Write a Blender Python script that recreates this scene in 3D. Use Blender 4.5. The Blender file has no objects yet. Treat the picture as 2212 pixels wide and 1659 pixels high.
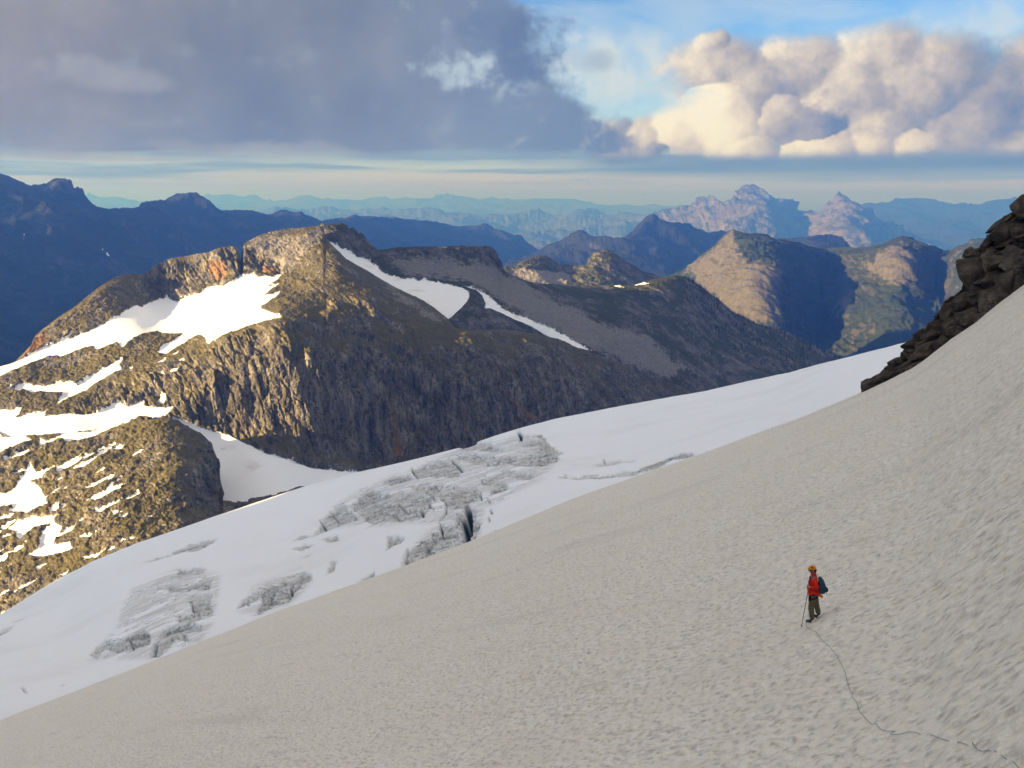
import bpy, bmesh, math, random
import numpy as np
from mathutils import Vector, Matrix, Quaternion

# ------------------------------------------------------------------ camera, sky, sun, exposure
SC = bpy.context.scene
COL = SC.collection
F, CU, CV = 2171.0, 1106.0, 829.5            # traced coordinates: a 2212 x 1659 copy of the photograph
HORIZON_V = 425.0
PITCH = math.atan((CV - HORIZON_V) / F)
SP, CP = math.sin(PITCH), math.cos(PITCH)

cam = bpy.data.cameras.new('camera')
cam.sensor_fit = 'HORIZONTAL'; cam.sensor_width = 36.0
cam.lens = 36.0 * F / 2212.0
cam.clip_start = 0.2; cam.clip_end = 400000.0
cam_ob = bpy.data.objects.new('camera', cam)
cam_ob.rotation_euler = (math.pi / 2 - PITCH, 0, 0)
COL.objects.link(cam_ob); SC.camera = cam_ob

SUN_EL, SUN_BACK = math.radians(12.0), math.radians(30.0)
SUN_DIR = Vector((-math.cos(SUN_EL) * math.cos(SUN_BACK), -math.cos(SUN_EL) * math.sin(SUN_BACK), math.sin(SUN_EL)))
sun = bpy.data.lights.new('sun', 'SUN')
sun.energy = 5.0; sun.angle = math.radians(0.55); sun.color = (1.0, 0.77, 0.45)
sun_ob = bpy.data.objects.new('sun', sun)
sun_ob.rotation_mode = 'QUATERNION'
sun_ob.rotation_quaternion = (-SUN_DIR).to_track_quat('-Z', 'Y')
sun_ob.location = SUN_DIR * 3000
COL.objects.link(sun_ob)

EXPO = 1.95
SC.view_settings.view_transform = 'Standard'
SC.view_settings.look = 'None'
SC.view_settings.exposure = EXPO
SC.view_settings.gamma = 1.0
SC.view_settings.use_curve_mapping = False
SC.render.engine = 'CYCLES'
SC.cycles.use_denoising = True
SC.cycles.use_adaptive_sampling = True; SC.cycles.adaptive_threshold = 0.014; SC.cycles.adaptive_min_samples = 16
SC.cycles.max_bounces = 4; SC.cycles.diffuse_bounces = 2; SC.cycles.volume_bounces = 1
SC.cycles.transparent_max_bounces = 8


def srgb(r, g, b, expo=0.0):
    def f(c):
        c /= 255.0
        return (c / 12.92 if c <= 0.04045 else ((c + 0.055) / 1.055) ** 2.4) / (2 ** expo)
    return (f(r), f(g), f(b), 1.0)


class NT:
    """short hand for building node trees"""
    def __init__(s, tree):
        s.t = tree; s.n = tree.nodes; s.l = tree.links

    def node(s, kind, **kw):
        n = s.n.new(kind)
        for k, v in kw.items():
            setattr(n, k, v)
        return n

    def put(s, sock, v):
        if v is None:
            return
        if hasattr(v, 'is_linked') or hasattr(v, 'links'):
            s.l.new(v, sock)
        else:
            sock.default_value = v

    def math(s, op, a, b=None, c=None, clamp=False):
        n = s.node('ShaderNodeMath', operation=op, use_clamp=clamp)
        s.put(n.inputs[0], a); s.put(n.inputs[1], b); s.put(n.inputs[2], c)
        return n.outputs[0]

    def add(s, a, b): return s.math('ADD', a, b)
    def sub(s, a, b): return s.math('SUBTRACT', a, b)
    def mul(s, a, b): return s.math('MULTIPLY', a, b)
    def div(s, a, b): return s.math('DIVIDE', a, b)
    def mx(s, a, b): return s.math('MAXIMUM', a, b)
    def mn(s, a, b): return s.math('MINIMUM', a, b)

    def smooth(s, x, lo, hi, a=0.0, b=1.0):
        n = s.node('ShaderNodeMapRange', interpolation_type='SMOOTHSTEP')
        s.put(n.inputs[0], x); s.put(n.inputs[1], lo); s.put(n.inputs[2], hi); s.put(n.inputs[3], a); s.put(n.inputs[4], b)
        return n.outputs[0]

    def lin(s, x, lo, hi, a=0.0, b=1.0):
        n = s.node('ShaderNodeMapRange')
        s.put(n.inputs[0], x); s.put(n.inputs[1], lo); s.put(n.inputs[2], hi); s.put(n.inputs[3], a); s.put(n.inputs[4], b)
        return n.outputs[0]

    def mix(s, fac, a, b):
        n = s.node('ShaderNodeMix', data_type='RGBA')
        s.put(n.inputs[0], fac); s.put(n.inputs[6], a); s.put(n.inputs[7], b)
        return n.outputs[2]

    def mulc(s, a, b):
        n = s.node('ShaderNodeMix', data_type='RGBA', blend_type='MULTIPLY')
        n.inputs[0].default_value = 1.0
        s.put(n.inputs[6], a); s.put(n.inputs[7], b)
        return n.outputs[2]

    def comb(s, x, y, z):
        n = s.node('ShaderNodeCombineXYZ')
        s.put(n.inputs[0], x); s.put(n.inputs[1], y); s.put(n.inputs[2], z)
        return n.outputs[0]

    def sep(s, v):
        n = s.node('ShaderNodeSeparateXYZ'); s.put(n.inputs[0], v)
        return n.outputs

    def vmul(s, v, k):
        n = s.node('ShaderNodeVectorMath', operation='MULTIPLY')
        s.put(n.inputs[0], v); n.inputs[1].default_value = k
        return n.outputs[0]

    def noise(s, vec, scale, detail=4.0, rough=0.5, dist=0.0, lac=2.0, out=0):
        n = s.node('ShaderNodeTexNoise')
        s.put(n.inputs['Vector'], vec); n.inputs['Scale'].default_value = scale
        n.inputs['Detail'].default_value = detail; n.inputs['Roughness'].default_value = rough
        n.inputs['Distortion'].default_value = dist; n.inputs['Lacunarity'].default_value = lac
        return n.outputs[out]

    def voro(s, vec, scale, feature='F1', rnd=1.0, out='Distance'):
        n = s.node('ShaderNodeTexVoronoi', feature=feature)
        s.put(n.inputs['Vector'], vec); n.inputs['Scale'].default_value = scale
        n.inputs['Randomness'].default_value = rnd
        return n.outputs[out]

    def ramp(s, x, stops):
        n = s.node('ShaderNodeValToRGB')
        el = n.color_ramp.elements
        while len(el) < len(stops):
            el.new(0.5)
        for e, (p, c) in zip(el, stops):
            e.position = p; e.color = c
        s.put(n.inputs[0], x)
        return n.outputs[0]

    def curve(s, x, pts):
        n = s.node('ShaderNodeFloatCurve')
        c = n.mapping.curves[0]
        while len(c.points) < len(pts):
            c.points.new(0.5, 0.5)
        for p, (a, b) in zip(c.points, pts):
            p.location = (a, b)
        n.mapping.update()
        s.put(n.inputs['Value'], x)
        return n.outputs[0]

    def attr(s, name):
        return s.node('ShaderNodeAttribute', attribute_name=name)


def ray(u, v):
    u = np.asarray(u, float); v = np.asarray(v, float)
    x = (u - CU) / F; y = (CV - v) / F
    d = np.stack([x, CP + SP * y, -SP + CP * y], -1)
    return d / np.hypot(d[..., 0], d[..., 1])[..., None]


def sky_uv(u, v):
    """direction of a traced point as flat azimuth / elevation, in the same pixel units"""
    d = ray(u, v)
    return math.atan2(d[0], d[1]) * F + CU, HORIZON_V - math.atan(d[2]) * F


def build_world():
    w = bpy.data.worlds.new('World'); SC.world = w; w.use_nodes = True
    w.node_tree.nodes.clear(); t = NT(w.node_tree)
    out = t.node('ShaderNodeOutputWorld'); bg = t.node('ShaderNodeBackground')
    t.l.new(bg.outputs[0], out.inputs[0])
    tc = t.node('ShaderNodeTexCoord').outputs['Generated']
    x, y, z = t.sep(tc)
    az = t.math('ARCTAN2', x, y)
    el = t.math('ARCSINE', z)
    U = t.add(t.mul(az, F), CU)                     # azimuth in photo-sized units
    V = t.sub(HORIZON_V, t.mul(el, F))              # smaller = higher
    sky = t.node('ShaderNodeTexSky', sky_type='NISHITA')
    sky.sun_disc = False; sky.sun_elevation = SUN_EL
    sky.sun_rotation = math.atan2(SUN_DIR.x, SUN_DIR.y)
    sky.altitude = 2200; sky.air_density = 1.0; sky.dust_density = 0.6; sky.ozone_density = 1.5
    SKYK = 0.036
    skyc = t.mulc(sky.outputs[0], (SKYK * .66, SKYK * .93, SKYK * 1.22, 1))
    e = EXPO
    C = lambda r, g, b: srgb(r, g, b, e)

    # warped coordinates shared by all cloud edges
    P = t.comb(t.mul(U, 0.01), t.mul(V, 0.01), 0.0)
    # noise on the sphere itself, so nothing stretches overhead
    S3 = t.vmul(tc, (F * 0.01,) * 3)
    wn = t.node('ShaderNodeTexNoise'); t.l.new(S3, wn.inputs['Vector'])
    wn.inputs['Scale'].default_value = 0.55; wn.inputs['Detail'].default_value = 6; wn.inputs['Roughness'].default_value = 0.58
    wc = t.node('ShaderNodeSeparateColor'); t.l.new(wn.outputs['Color'], wc.inputs[0])
    wu = t.sub(wc.outputs[0], 0.5); wv = t.sub(wc.outputs[1], 0.5)
    big = t.noise(S3, 0.22, 4, 0.5)
    fine = t.noise(S3, 1.6, 6, 0.6)

    col = skyc
    # ---- high thin veil between the clouds
    streak = t.noise(t.comb(t.mul(U, 0.0022), t.mul(V, 0.009), 3.0), 1.0, 5, 0.6, 0.6)
    veil = t.smooth(t.add(streak, t.mul(t.sub(big, 0.5), 0.5)), 0.44, 0.68)
    veil = t.mul(veil, 0.40)
    # pale, low sky towards the horizon
    low = t.smooth(V, 60.0, 330.0)
    veil = t.mx(veil, t.mul(low, 0.55))
    def spot(uu, vv, bu, bv, ru, rv, lo=1.0, hi=0.0):
        bu, bv = sky_uv(bu, bv)
        q = t.add(t.math('POWER', t.mul(t.sub(uu, bu), 1 / ru), 2), t.math('POWER', t.mul(t.sub(vv, bv), 1 / rv), 2))
        return t.smooth(q, lo, hi)
    vu = t.add(U, t.mul(wu, 220.0)); vv_ = t.add(V, t.mul(wv, 110.0))
    mott = t.smooth(fine, 0.40, 0.62)
    for (bu, bv, ru, rv, k) in [(1310, 140, 210, 110, .95), (1420, 190, 160, 70, .8), (2080, 70, 210, 70, .75), (1950, 60, 120, 30, .5)]:
        veil = t.mx(veil, t.mul(t.mul(spot(vu, vv_, bu, bv, ru, rv), k), t.add(t.mul(mott, .45), .55)))
    col = t.mix(veil, col, C(214, 224, 230))
    col = t.mix(t.mul(spot(vu, vv_, 1275, 125, 75, 26), t.mul(mott, .6)), col, C(150, 172, 200))
    col = t.mix(t.mul(t.smooth(t.add(V, t.mul(wv, 70.0)), 40.0, -30.0), t.mul(t.smooth(U, 1350.0, 1600.0), .6)), col, C(140, 165, 200))
    # ---- horizon strip: pale band, thin stratus streaks
    hz = t.smooth(V, 330.0, 400.0)
    col = t.mix(t.mul(hz, 0.9), col, C(192, 190, 192))
    st = t.noise(t.comb(t.mul(U, 0.0016), t.mul(V, 0.045), 7.0), 1.0, 5, 0.55, 0.4)
    stz = t.mul(t.smooth(V, 300.0, 345.0), t.smooth(V, 385.0, 408.0, 1.0, 0.0))
    col = t.mix(t.mul(t.smooth(st, 0.44, 0.60), t.mul(stz, 0.75)), col, C(128, 152, 180))
    col = t.mix(t.mul(t.smooth(st, 0.50, 0.36), t.mul(stz, 0.7)), col, C(212, 205, 196))

    # ---- cumulus bank, lit from the left: a pile of soft round masses
    cu = t.add(U, t.mul(wu, 95.0)); cv = t.add(V, t.mul(wv, 80.0))
    cu = t.add(cu, t.mul(t.sub(fine, 0.5), 60.0)); cv = t.add(cv, t.mul(t.sub(fine, 0.5), -50.0))
    blobs = [  # u, v, radius u, radius v, lift, tint
        (2250, 190, 120, 110, 5, -.50), (2170, 240, 150, 120, 15, -.70), (2030, 155, 115, 80, 25, -.25),
        (1890, 150, 140, 84, 35, -.02), (1730, 162, 130, 80, 30, -.15), (1560, 150, 130, 68, 30, -.12),
        (1530, 92, 36, 26, 30, .05), (1630, 200, 110, 80, 40, -.12), (1840, 215, 130, 85, 50, .02), (1960, 200, 110, 80, 45, -.05),
        (2080, 300, 150, 75, 40, -.45), (2200, 330, 110, 60, 42, -.20), (1910, 285, 120, 70, 60, -.05), (1740, 270, 110, 55, 58, -.40), (1690, 240, 60, 40, 62, .10),
        (1550, 265, 95, 85, 80, .60), (1480, 290, 90, 62, 70, .35), (1400, 300, 75, 42, 45, .02), (1320, 295, 70, 45, 35, -.20),
        (1620, 318, 75, 34, 88, .22), (1790, 318, 110, 32, 92, .25), (1890, 312, 80, 34, 92, .18), (1985, 310, 60, 42, 90, .28),
        (1545, 352, 42, 20, 40, .10), (1370, 330, 90, 26, 50, -.15),
    ]
    H = None; L = None
    lx, ly, lz = -0.66, -0.34, 0.55
    for (bu, bv, ru, rv, lift, tint) in blobs:
        bu, bv = sky_uv(bu, bv)
        qx = t.mul(t.sub(cu, bu), 1.0 / ru); qy = t.mul(t.sub(cv, bv), 1.0 / rv)
        q2 = t.add(t.mul(qx, qx), t.mul(qy, qy))
        h = t.math('SQRT', t.mx(t.sub(1.0, q2), 0.0))
        hh = t.sub(t.mul(h, 100.0 + lift), t.mul(t.mx(t.sub(q2, 1.0), 0.0), 60.0))
        hh = t.add(hh, lift * 0.6)
        li = t.math('MULTIPLY_ADD', qx, lx, t.math('MULTIPLY_ADD', qy, -ly * -1.0, t.math('MULTIPLY_ADD', h, lz, tint)))
        if H is None:
            H, L, A = hh, li, t.sub(1.0, q2)
        else:
            f = t.smooth(t.sub(hh, H), -28.0, 28.0)
            L = t.add(t.mul(L, t.sub(1.0, f)), t.mul(li, f))
            H = t.mx(H, hh)
            A = t.mx(A, t.sub(1.0, q2))
    L = t.add(L, t.mul(t.sub(fine, 0.5), 1.3))
    L = t.add(L, t.mul(t.sub(wc.outputs[2], 0.5), 1.6))
    fea = t.noise(S3, 3.4, 5, 0.65)
    A = t.add(A, t.add(t.mul(t.sub(fea, 0.5), 0.9), t.mul(t.sub(fine, 0.5), 0.7)))
    L = t.add(L, t.mul(t.sub(fea, 0.5), 0.9))
    ccol = t.ramp(t.lin(L, -0.55, 1.25), [(0.0, C(116, 134, 164)), (0.22, C(146, 152, 170)), (0.42, C(178, 174, 178)),
                                          (0.62, C(212, 202, 194)), (0.85, C(244, 232, 212)), (1.0, C(254, 246, 226))])
    base = t.smooth(t.add(V, t.mul(wv, 40.0)), 322.0, 362.0, 1.0, 0.0)       # flat, shaded base
    ccol = t.mix(base, C(142, 156, 178), ccol)
    ca = t.mul(t.smooth(A, -0.30, 0.60), t.smooth(t.add(V, t.mul(wv, 60.0)), 338.0, 376.0, 1.0, 0.0))
    col = t.mix(ca, col, ccol)
    # blue-grey shelf below the bank
    sh = t.mul(t.smooth(t.add(V, t.mul(wv, 24)), 332.0, 356.0), t.smooth(t.add(V, t.mul(t.sub(st, .5), 30)), 368.0, 392.0, 1.0, 0.0))
    sh = t.mul(sh, t.smooth(U, 1080.0, 1450.0))
    col = t.mix(t.mul(sh, 0.85), col, C(112, 138, 170))

    # ---- the big grey cloud overhead and to the left
    du = t.add(U, t.mul(wu, 230.0)); du = t.add(du, t.mul(t.sub(fine, 0.5), 200.0))
    dv = t.add(V, t.mul(wv, 110.0))
    edge_pts = [(-700, 900), (-250, 940), (0, 1000), (25, 1060), (50, 1150), (90, 1190), (150, 1190), (200, 1215), (240, 1290), (300, 1345), (420, 1360)]
    ev = t.lin(dv, -700.0, 420.0)
    ecur = t.curve(ev, [((a + 700) / 1120.0, (b - 800) / 800.0) for a, b in edge_pts])
    edge = t.add(t.mul(ecur, 800.0), 800.0)
    inside = t.sub(edge, du)                          # > 0 inside the cloud
    da = t.smooth(t.add(inside, t.mul(t.sub(fea, 0.5), 120.0)), -45.0, 70.0)
    # left of the picture it wraps far round; behind and right it opens
    bot = t.add(t.mul(t.sub(st, 0.5), 60.0), t.mul(wv, 40.0))
    da = t.mul(da, t.smooth(t.add(V, bot), 322.0, 368.0, 1.0, 0.0))
    # unseen deck overhead, with breaks, made brighter to raise the ambient light
    ambient_deck = t.mul(t.smooth(V, -240.0, -600.0), t.smooth(t.noise(S3, 0.10, 4, 0.55), 0.28, 0.50))
    dn = t.add(t.mul(big, 0.6), t.mul(wc.outputs[2], 0.4))
    dcol = t.ramp(dn, [(0.34, C(108, 119, 142)), (0.5, C(131, 137, 152)), (0.64, C(162, 161, 166))])
    warm = t.smooth(U, 800.0, -150.0)
    dcol = t.mix(t.mul(warm, 0.5), dcol, C(156, 143, 138))
    coolr = t.smooth(U, 700.0, 1150.0)
    dcol = t.mix(t.mul(coolr, 0.8), dcol, C(114, 135, 168))
    thin = t.smooth(inside, 20.0, 260.0)
    tear = t.mul(t.smooth(fine, 0.54, 0.70), t.sub(1.0, t.mul(thin, 0.8)))
    dcol = t.mix(t.mul(tear, 0.8), dcol, C(188, 200, 214))
    for (bu, bv, ru, rv, k) in [(220, 165, 130, 45, .40), (640, 330, 220, 26, .35), (480, 320, 200, 22, .3)]:
        dcol = t.mix(t.mul(spot(du, dv, bu, bv, ru, rv), k), dcol, C(184, 184, 190))
    dcol = t.mix(t.mul(spot(du, dv, 1060, 150, 190, 75), t.mul(t.smooth(fine, .42, .62), .85)), dcol, C(190, 208, 224))
    dcol = t.mix(t.mul(spot(vu, vv_, 1140, 105, 85, 95, 1.0, .2), .75), dcol, C(98, 117, 152))
    dcol = t.mix(t.mul(spot(vu, vv_, 1060, 70, 110, 50, 1.0, .2), .6), dcol, C(104, 122, 156))
    col = t.mix(t.mul(da, 0.97), col, dcol)
    col = t.mix(t.mul(ambient_deck, 0.9), col, C(234, 230, 226))
    # below the horizon: hazy ground tone
    col = t.mix(t.smooth(V, 425.0, 470.0), col, C(110, 132, 158))
    t.l.new(col, bg.inputs[0]); bg.inputs[1].default_value = 1.0
    w.cycles.sampling_method = 'MANUAL'; w.cycles.sample_map_resolution = 512


build_world()

# ------------------------------------------------------------------ numpy noise
_rng = np.random.RandomState(7)
_perm = _rng.permutation(256).astype(np.int32); _perm = np.concatenate([_perm, _perm, _perm])
_g = _rng.normal(size=(256, 3)); _g /= np.linalg.norm(_g, axis=1)[:, None]
_g = _g.astype(np.float32)
_cell = _rng.rand(256, 3).astype(np.float32)


def perlin(p):
    p = np.asarray(p, np.float32)
    pi = np.floor(p).astype(np.int32); pf = p - pi
    f = pf * pf * pf * (pf * (pf * 6 - 15) + 10)
    pi &= 255
    X, Y, Z = pi[..., 0], pi[..., 1], pi[..., 2]
    out = 0
    for dx in (0, 1):
        wx = f[..., 0] if dx else 1 - f[..., 0]
        a = _perm[(X + dx) & 255]
        for dy in (0, 1):
            wy = f[..., 1] if dy else 1 - f[..., 1]
            b = _perm[a + ((Y + dy) & 255)]
            for dz in (0, 1):
                wz = f[..., 2] if dz else 1 - f[..., 2]
                g = _g[_perm[b + ((Z + dz) & 255)]]
                d = g[..., 0] * (pf[..., 0] - dx) + g[..., 1] * (pf[..., 1] - dy) + g[..., 2] * (pf[..., 2] - dz)
                out = out + wx * wy * wz * d
    return out * 1.6


def fbm(p, size, octaves=4, gain=0.5, ridged=False, stretch=(1, 1, 1), seed=0.0):
    q = p / (np.array(stretch) * size) + seed * np.array([13.7, 7.3, 3.1])
    a, s, tot = 1.0, 0.0, 0.0
    for o in range(octaves):
        n = perlin(q)
        if ridged:
            n = 1.0 - 2.0 * np.abs(n)
        s = s + a * n; tot += a; a *= gain
        q = q * 2.03 + 5.17
    return s / tot


def worley2(x, y, size, seed=0):
    """distance to the nearest and the second nearest point of a jittered grid, and an id per cell"""
    x = x / size; y = y / size
    ix = np.floor(x).astype(np.int32); iy = np.floor(y).astype(np.int32)
    f1 = np.full(x.shape, 9.0); f2 = np.full(x.shape, 9.0); cid = np.zeros(x.shape, np.int32)
    for dx in (-1, 0, 1):
        for dy in (-1, 0, 1):
            h = _perm[(_perm[(ix + dx + seed) & 255] + iy + dy) & 255]
            d = np.hypot(ix + dx + _cell[h, 0] - x, iy + dy + _cell[h, 1] - y)
            near = d < f1
            f2 = np.where(near, f1, np.minimum(f2, d)); cid = np.where(near, h, cid); f1 = np.where(near, d, f1)
    return f1, f2, cid


def sstep(x, a, b):
    t = np.clip((x - a) / (b - a), 0, 1)
    return t * t * (3 - 2 * t)


def poly_sd(u, v, poly):
    """signed distance to a polygon (positive inside), clipped to 20"""
    poly = np.asarray(poly, float)
    out = np.full(u.shape, -20.0)
    m = (u > poly[:, 0].min() - 20) & (u < poly[:, 0].max() + 20) & (v > poly[:, 1].min() - 20) & (v < poly[:, 1].max() + 20)
    if not m.any():
        return out
    a, b = u[m], v[m]
    d = np.full(a.shape, 1e9); ins = np.zeros(a.shape, bool)
    n = len(poly)
    for i in range(n):
        x1, y1 = poly[i]; x2, y2 = poly[(i + 1) % n]
        ex, ey = x2 - x1, y2 - y1
        tt = np.clip(((a - x1) * ex + (b - y1) * ey) / (ex * ex + ey * ey + 1e-9), 0, 1)
        d = np.minimum(d, np.hypot(a - x1 - tt * ex, b - y1 - tt * ey))
        if y1 != y2:
            ins ^= ((y1 > b) != (y2 > b)) & (a < (x2 - x1) * (b - y1) / (y2 - y1) + x1)
    out[m] = np.clip(np.where(ins, d, -d), -20, 20)
    return out


def polys_sd(u, v, polys):
    s = np.full(u.shape, -20.0)
    for p in polys:
        s = np.maximum(s, poly_sd(u, v, p))
    return s


def cr(pts, ox, oy, k):
    """traced on an enlarged crop -> traced coordinates"""
    return [(ox + x * k, oy + y * k) for x, y in pts]


def depth_fn(ctrl, smooth=1e-3):
    """thin-plate surface through (u, v, metres) samples"""
    c = np.array(ctrl, float); s = 500.0
    X = c[:, :2] / s; y = np.log(c[:, 2]); n = len(X)
    def k(r2): return 0.5 * r2 * np.log(r2 + 1e-12)
    K = k(((X[:, None] - X[None]) ** 2).sum(-1)) + smooth * np.eye(n)
    Pm = np.hstack([np.ones((n, 1)), X])
    M = np.zeros((n + 3, n + 3)); M[:n, :n] = K; M[:n, n:] = Pm; M[n:, :n] = Pm.T
    w = np.linalg.solve(M, np.concatenate([y, np.zeros(3)]))
    def f(u, v):
        u = np.asarray(u, float) / s; v = np.asarray(v, float) / s
        o = w[n] + w[n + 1] * u + w[n + 2] * v
        for i in range(n):
            o = o + w[i] * k((u - X[i, 0]) ** 2 + (v - X[i, 1]) ** 2)
        return np.exp(o)
    return f


def line(pts):
    p = np.array(sorted(pts), float)
    return lambda u: np.interp(u, p[:, 0], p[:, 1])


def grid_normals(P):
    du = np.gradient(P, axis=1); dv = np.gradient(P, axis=0)
    n = np.cross(dv, du)
    n /= np.linalg.norm(n, axis=-1)[..., None] + 1e-9
    s = np.sign((n * -P).sum(-1))[..., None]          # towards the viewer's side
    return n * np.where(s == 0, 1, s)


def mesh_grid(name, P, mat, attrs=None, smooth=True):
    nv, nu = P.shape[:2]
    idx = np.arange(nv * nu).reshape(nv, nu)
    q = np.stack([idx[:-1, :-1], idx[1:, :-1], idx[1:, 1:], idx[:-1, 1:]], -1).reshape(-1, 4)
    me = bpy.data.meshes.new(name)
    me.vertices.add(nv * nu); me.vertices.foreach_set('co', P.astype(np.float32).ravel())
    me.loops.add(q.size); me.loops.foreach_set('vertex_index', q.astype(np.int32).ravel())
    me.polygons.add(len(q))
    me.polygons.foreach_set('loop_start', np.arange(0, q.size, 4, dtype=np.int32))
    me.polygons.foreach_set('loop_total', np.full(len(q), 4, np.int32))
    me.polygons.foreach_set('use_smooth', np.full(len(q), smooth, bool))
    for k, a in (attrs or {}).items():
        a = np.asarray(a, np.float32)
        if a.shape == (nv, nu):
            at = me.attributes.new(k, 'FLOAT', 'POINT'); at.data.foreach_set('value', a.ravel())
        else:
            at = me.attributes.new(k, 'FLOAT_VECTOR', 'POINT'); at.data.foreach_set('vector', a.ravel())
    me.update(); me.validate()
    me.materials.append(mat)
    ob = bpy.data.objects.new(name, me); COL.objects.link(ob)
    return ob


def structure(ob, label):
    ob['kind'] = 'structure'; ob['label'] = label
    return ob


def back_rows(P, dist, drop, n=10):
    """rows behind a crest (row 0 of P), falling away from the viewer"""
    c = P[0]; h = c[:, :2] / np.linalg.norm(c[:, :2], axis=1)[:, None]
    rows = []
    for k in range(n, 0, -1):
        t = (k / n) ** 1.6
        r = c.copy(); r[:, :2] += h * (dist * t); r[:, 2] -= drop * (t ** 1.15)
        rows.append(r)
    return np.array(rows)


def ext(a, n):
    return np.concatenate([np.repeat(a[:1], n, 0), a], 0)


def sheet(name, label, u0, u1, nu, nv, top, bot, rfun, mat, relief=None, back=(300, 250), nback=8, attrs=None, jag=0.0, jagsize=30.0):
    """a piece of terrain: skyline `top`, lower edge `bot`, distance rfun(u, v) in metres; relief(P, u, v, t) -> metres towards the viewer's side"""
    u = np.linspace(u0, u1, nu)
    t = np.linspace(0, 1, nv) ** 1.0
    vt, vb = top(u), bot(u)
    if jag:
        q = np.stack([u / jagsize, 0 * u + 3.3, 0 * u + len(name)], -1)
        vt = vt + jag * (fbm(q, 1.0, 5, 0.6))
    vb = np.maximum(vb, vt + 2)
    U = np.repeat(u[None], nv, 0); V = vt[None] + (vb - vt)[None] * t[:, None]; T = np.repeat(t[:, None], nu, 1)
    R = rfun(U, V)
    P = ray(U, V) * R[..., None]
    at = attrs(P, U, V) if attrs else {}
    if relief is not None:
        N = grid_normals(P)
        P = P + N * relief(P, U, V, T, at)[..., None]
    B = back_rows(P, back[0], back[1], nback)
    P = np.concatenate([B, P], 0)
    at = {k: ext(a, nback) for k, a in at.items()}
    return structure(mesh_grid(name, P, mat, at), label)


def material(name):
    m = bpy.data.materials.new(name); m.use_nodes = True
    m.node_tree.nodes.clear(); t = NT(m.node_tree)
    out = t.node('ShaderNodeOutputMaterial'); b = t.node('ShaderNodeBsdfPrincipled')
    t.l.new(b.outputs[0], out.inputs[0])
    b.inputs['Roughness'].default_value = 0.9; b.inputs['Specular IOR Level'].default_value = 0.15
    return m, t, b


def bump(t, b, height, strength=0.5, dist=1.0):
    n = t.node('ShaderNodeBump'); n.inputs['Strength'].default_value = strength; n.inputs['Distance'].default_value = dist
    t.put(n.inputs['Height'], height); t.l.new(n.outputs[0], b.inputs['Normal'])


def rock_material(name, size, dark, mid, light, veg=None, veg_amt=0.5, snow=True, pale=None, rust=None, columns=0.0):
    """weathered rock; `size` is the metre size of the finest visible mottling"""
    m, t, b = material(name)
    p = t.node('ShaderNodeNewGeometry').outputs['Position']
    g = t.node('ShaderNodeNewGeometry')
    n1 = t.noise(p, 1.0 / (size * 14), 6, 0.62)
    n2 = t.noise(p, 1.0 / (size * 2.2), 5, 0.65)
    n3 = t.noise(t.vmul(p, (1, 1, 0.16)), 1.0 / (size * 4), 5, 0.6)
    k = t.add(t.mul(n1, 0.45), t.add(t.mul(n2, 0.35), t.mul(n3, 0.2)))
    c = t.ramp(k, [(0.33, dark + (1,)), (0.5, mid + (1,)), (0.68, light + (1,))])
    if columns:
        stn = t.noise(t.vmul(p, (1, 1, 0.07)), 1.0 / (size * 7.0), 4, 0.6)
        c = t.mulc(c, t.ramp(stn, [(0.34, (.52, .53, .56, 1)), (0.5, (.95, .95, .95, 1)), (0.66, (1.45, 1.42, 1.38, 1))]))
        cr_ = t.noise(t.vmul(p, (1, 1, 0.06)), 1.0 / (size * 4.0), 3, 0.6)
        c = t.mix(t.mul(t.smooth(t.math('ABSOLUTE', t.sub(cr_, 0.5)), 0.05, 0.0), columns), c, (dark[0] * .3, dark[1] * .3, dark[2] * .3, 1))
    nz = t.sep(g.outputs['Normal'])[2]
    if veg:
        f = t.mul(t.smooth(t.add(t.noise(p, 1.0 / (size * 22), 6, 0.65), t.mul(t.sub(nz, 0.55), 0.45)), 0.62 - 0.22 * veg_amt, 0.72 - 0.22 * veg_amt), 0.85)
        c = t.mix(f, c, veg + (1,))
    if pale:
        c = t.mix(t.mul(t.smooth(t.add(t.attr('pale').outputs['Fac'], t.add(t.mul(t.sub(n1, .5), 3.0), t.mul(t.sub(n2, .5), 2.0))), 0.3, 0.8), 0.85), c, t.mulc(pale + (1,), t.ramp(n2, [(0.3, (.72, .72, .72, 1)), (0.7, (1.25, 1.25, 1.25, 1))])))
    if rust:
        c = t.mix(t.mul(t.smooth(t.add(t.attr('rust').outputs['Fac'], t.mul(t.sub(n2, .5), 1.4)), 0.3, 0.8), 0.75), c, rust + (1,))
    hgt = t.add(n2, t.mul(n3, 0.6))
    if snow:
        a = t.add(t.attr('snow').outputs['Fac'], t.mul(t.sub(t.noise(p, 1.0 / (size * 1.8), 5, 0.72), 0.5), 1.7))
        a = t.add(a, t.mul(t.sub(t.noise(p, 1.0 / (size * 8), 4, 0.6), 0.5), 1.3))
        f = t.smooth(a, -0.03, 0.06)
        dn = t.noise(t.vmul(p, (1, 1, 3)), 1.0 / 38.0, 4, 0.55)
        sc = t.mix(t.mul(t.smooth(dn, 0.58, 0.70), 0.35), (0.84, 0.83, 0.84, 1), (0.50, 0.44, 0.40, 1))
        c = t.mix(f, c, sc)
        hgt = t.mul(hgt, t.sub(1.0, t.mul(f, 0.92)))
    t.l.new(c, b.inputs['Base Color'])
    bump(t, b, hgt, 1.0, size * 1.3)
    return m

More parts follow.
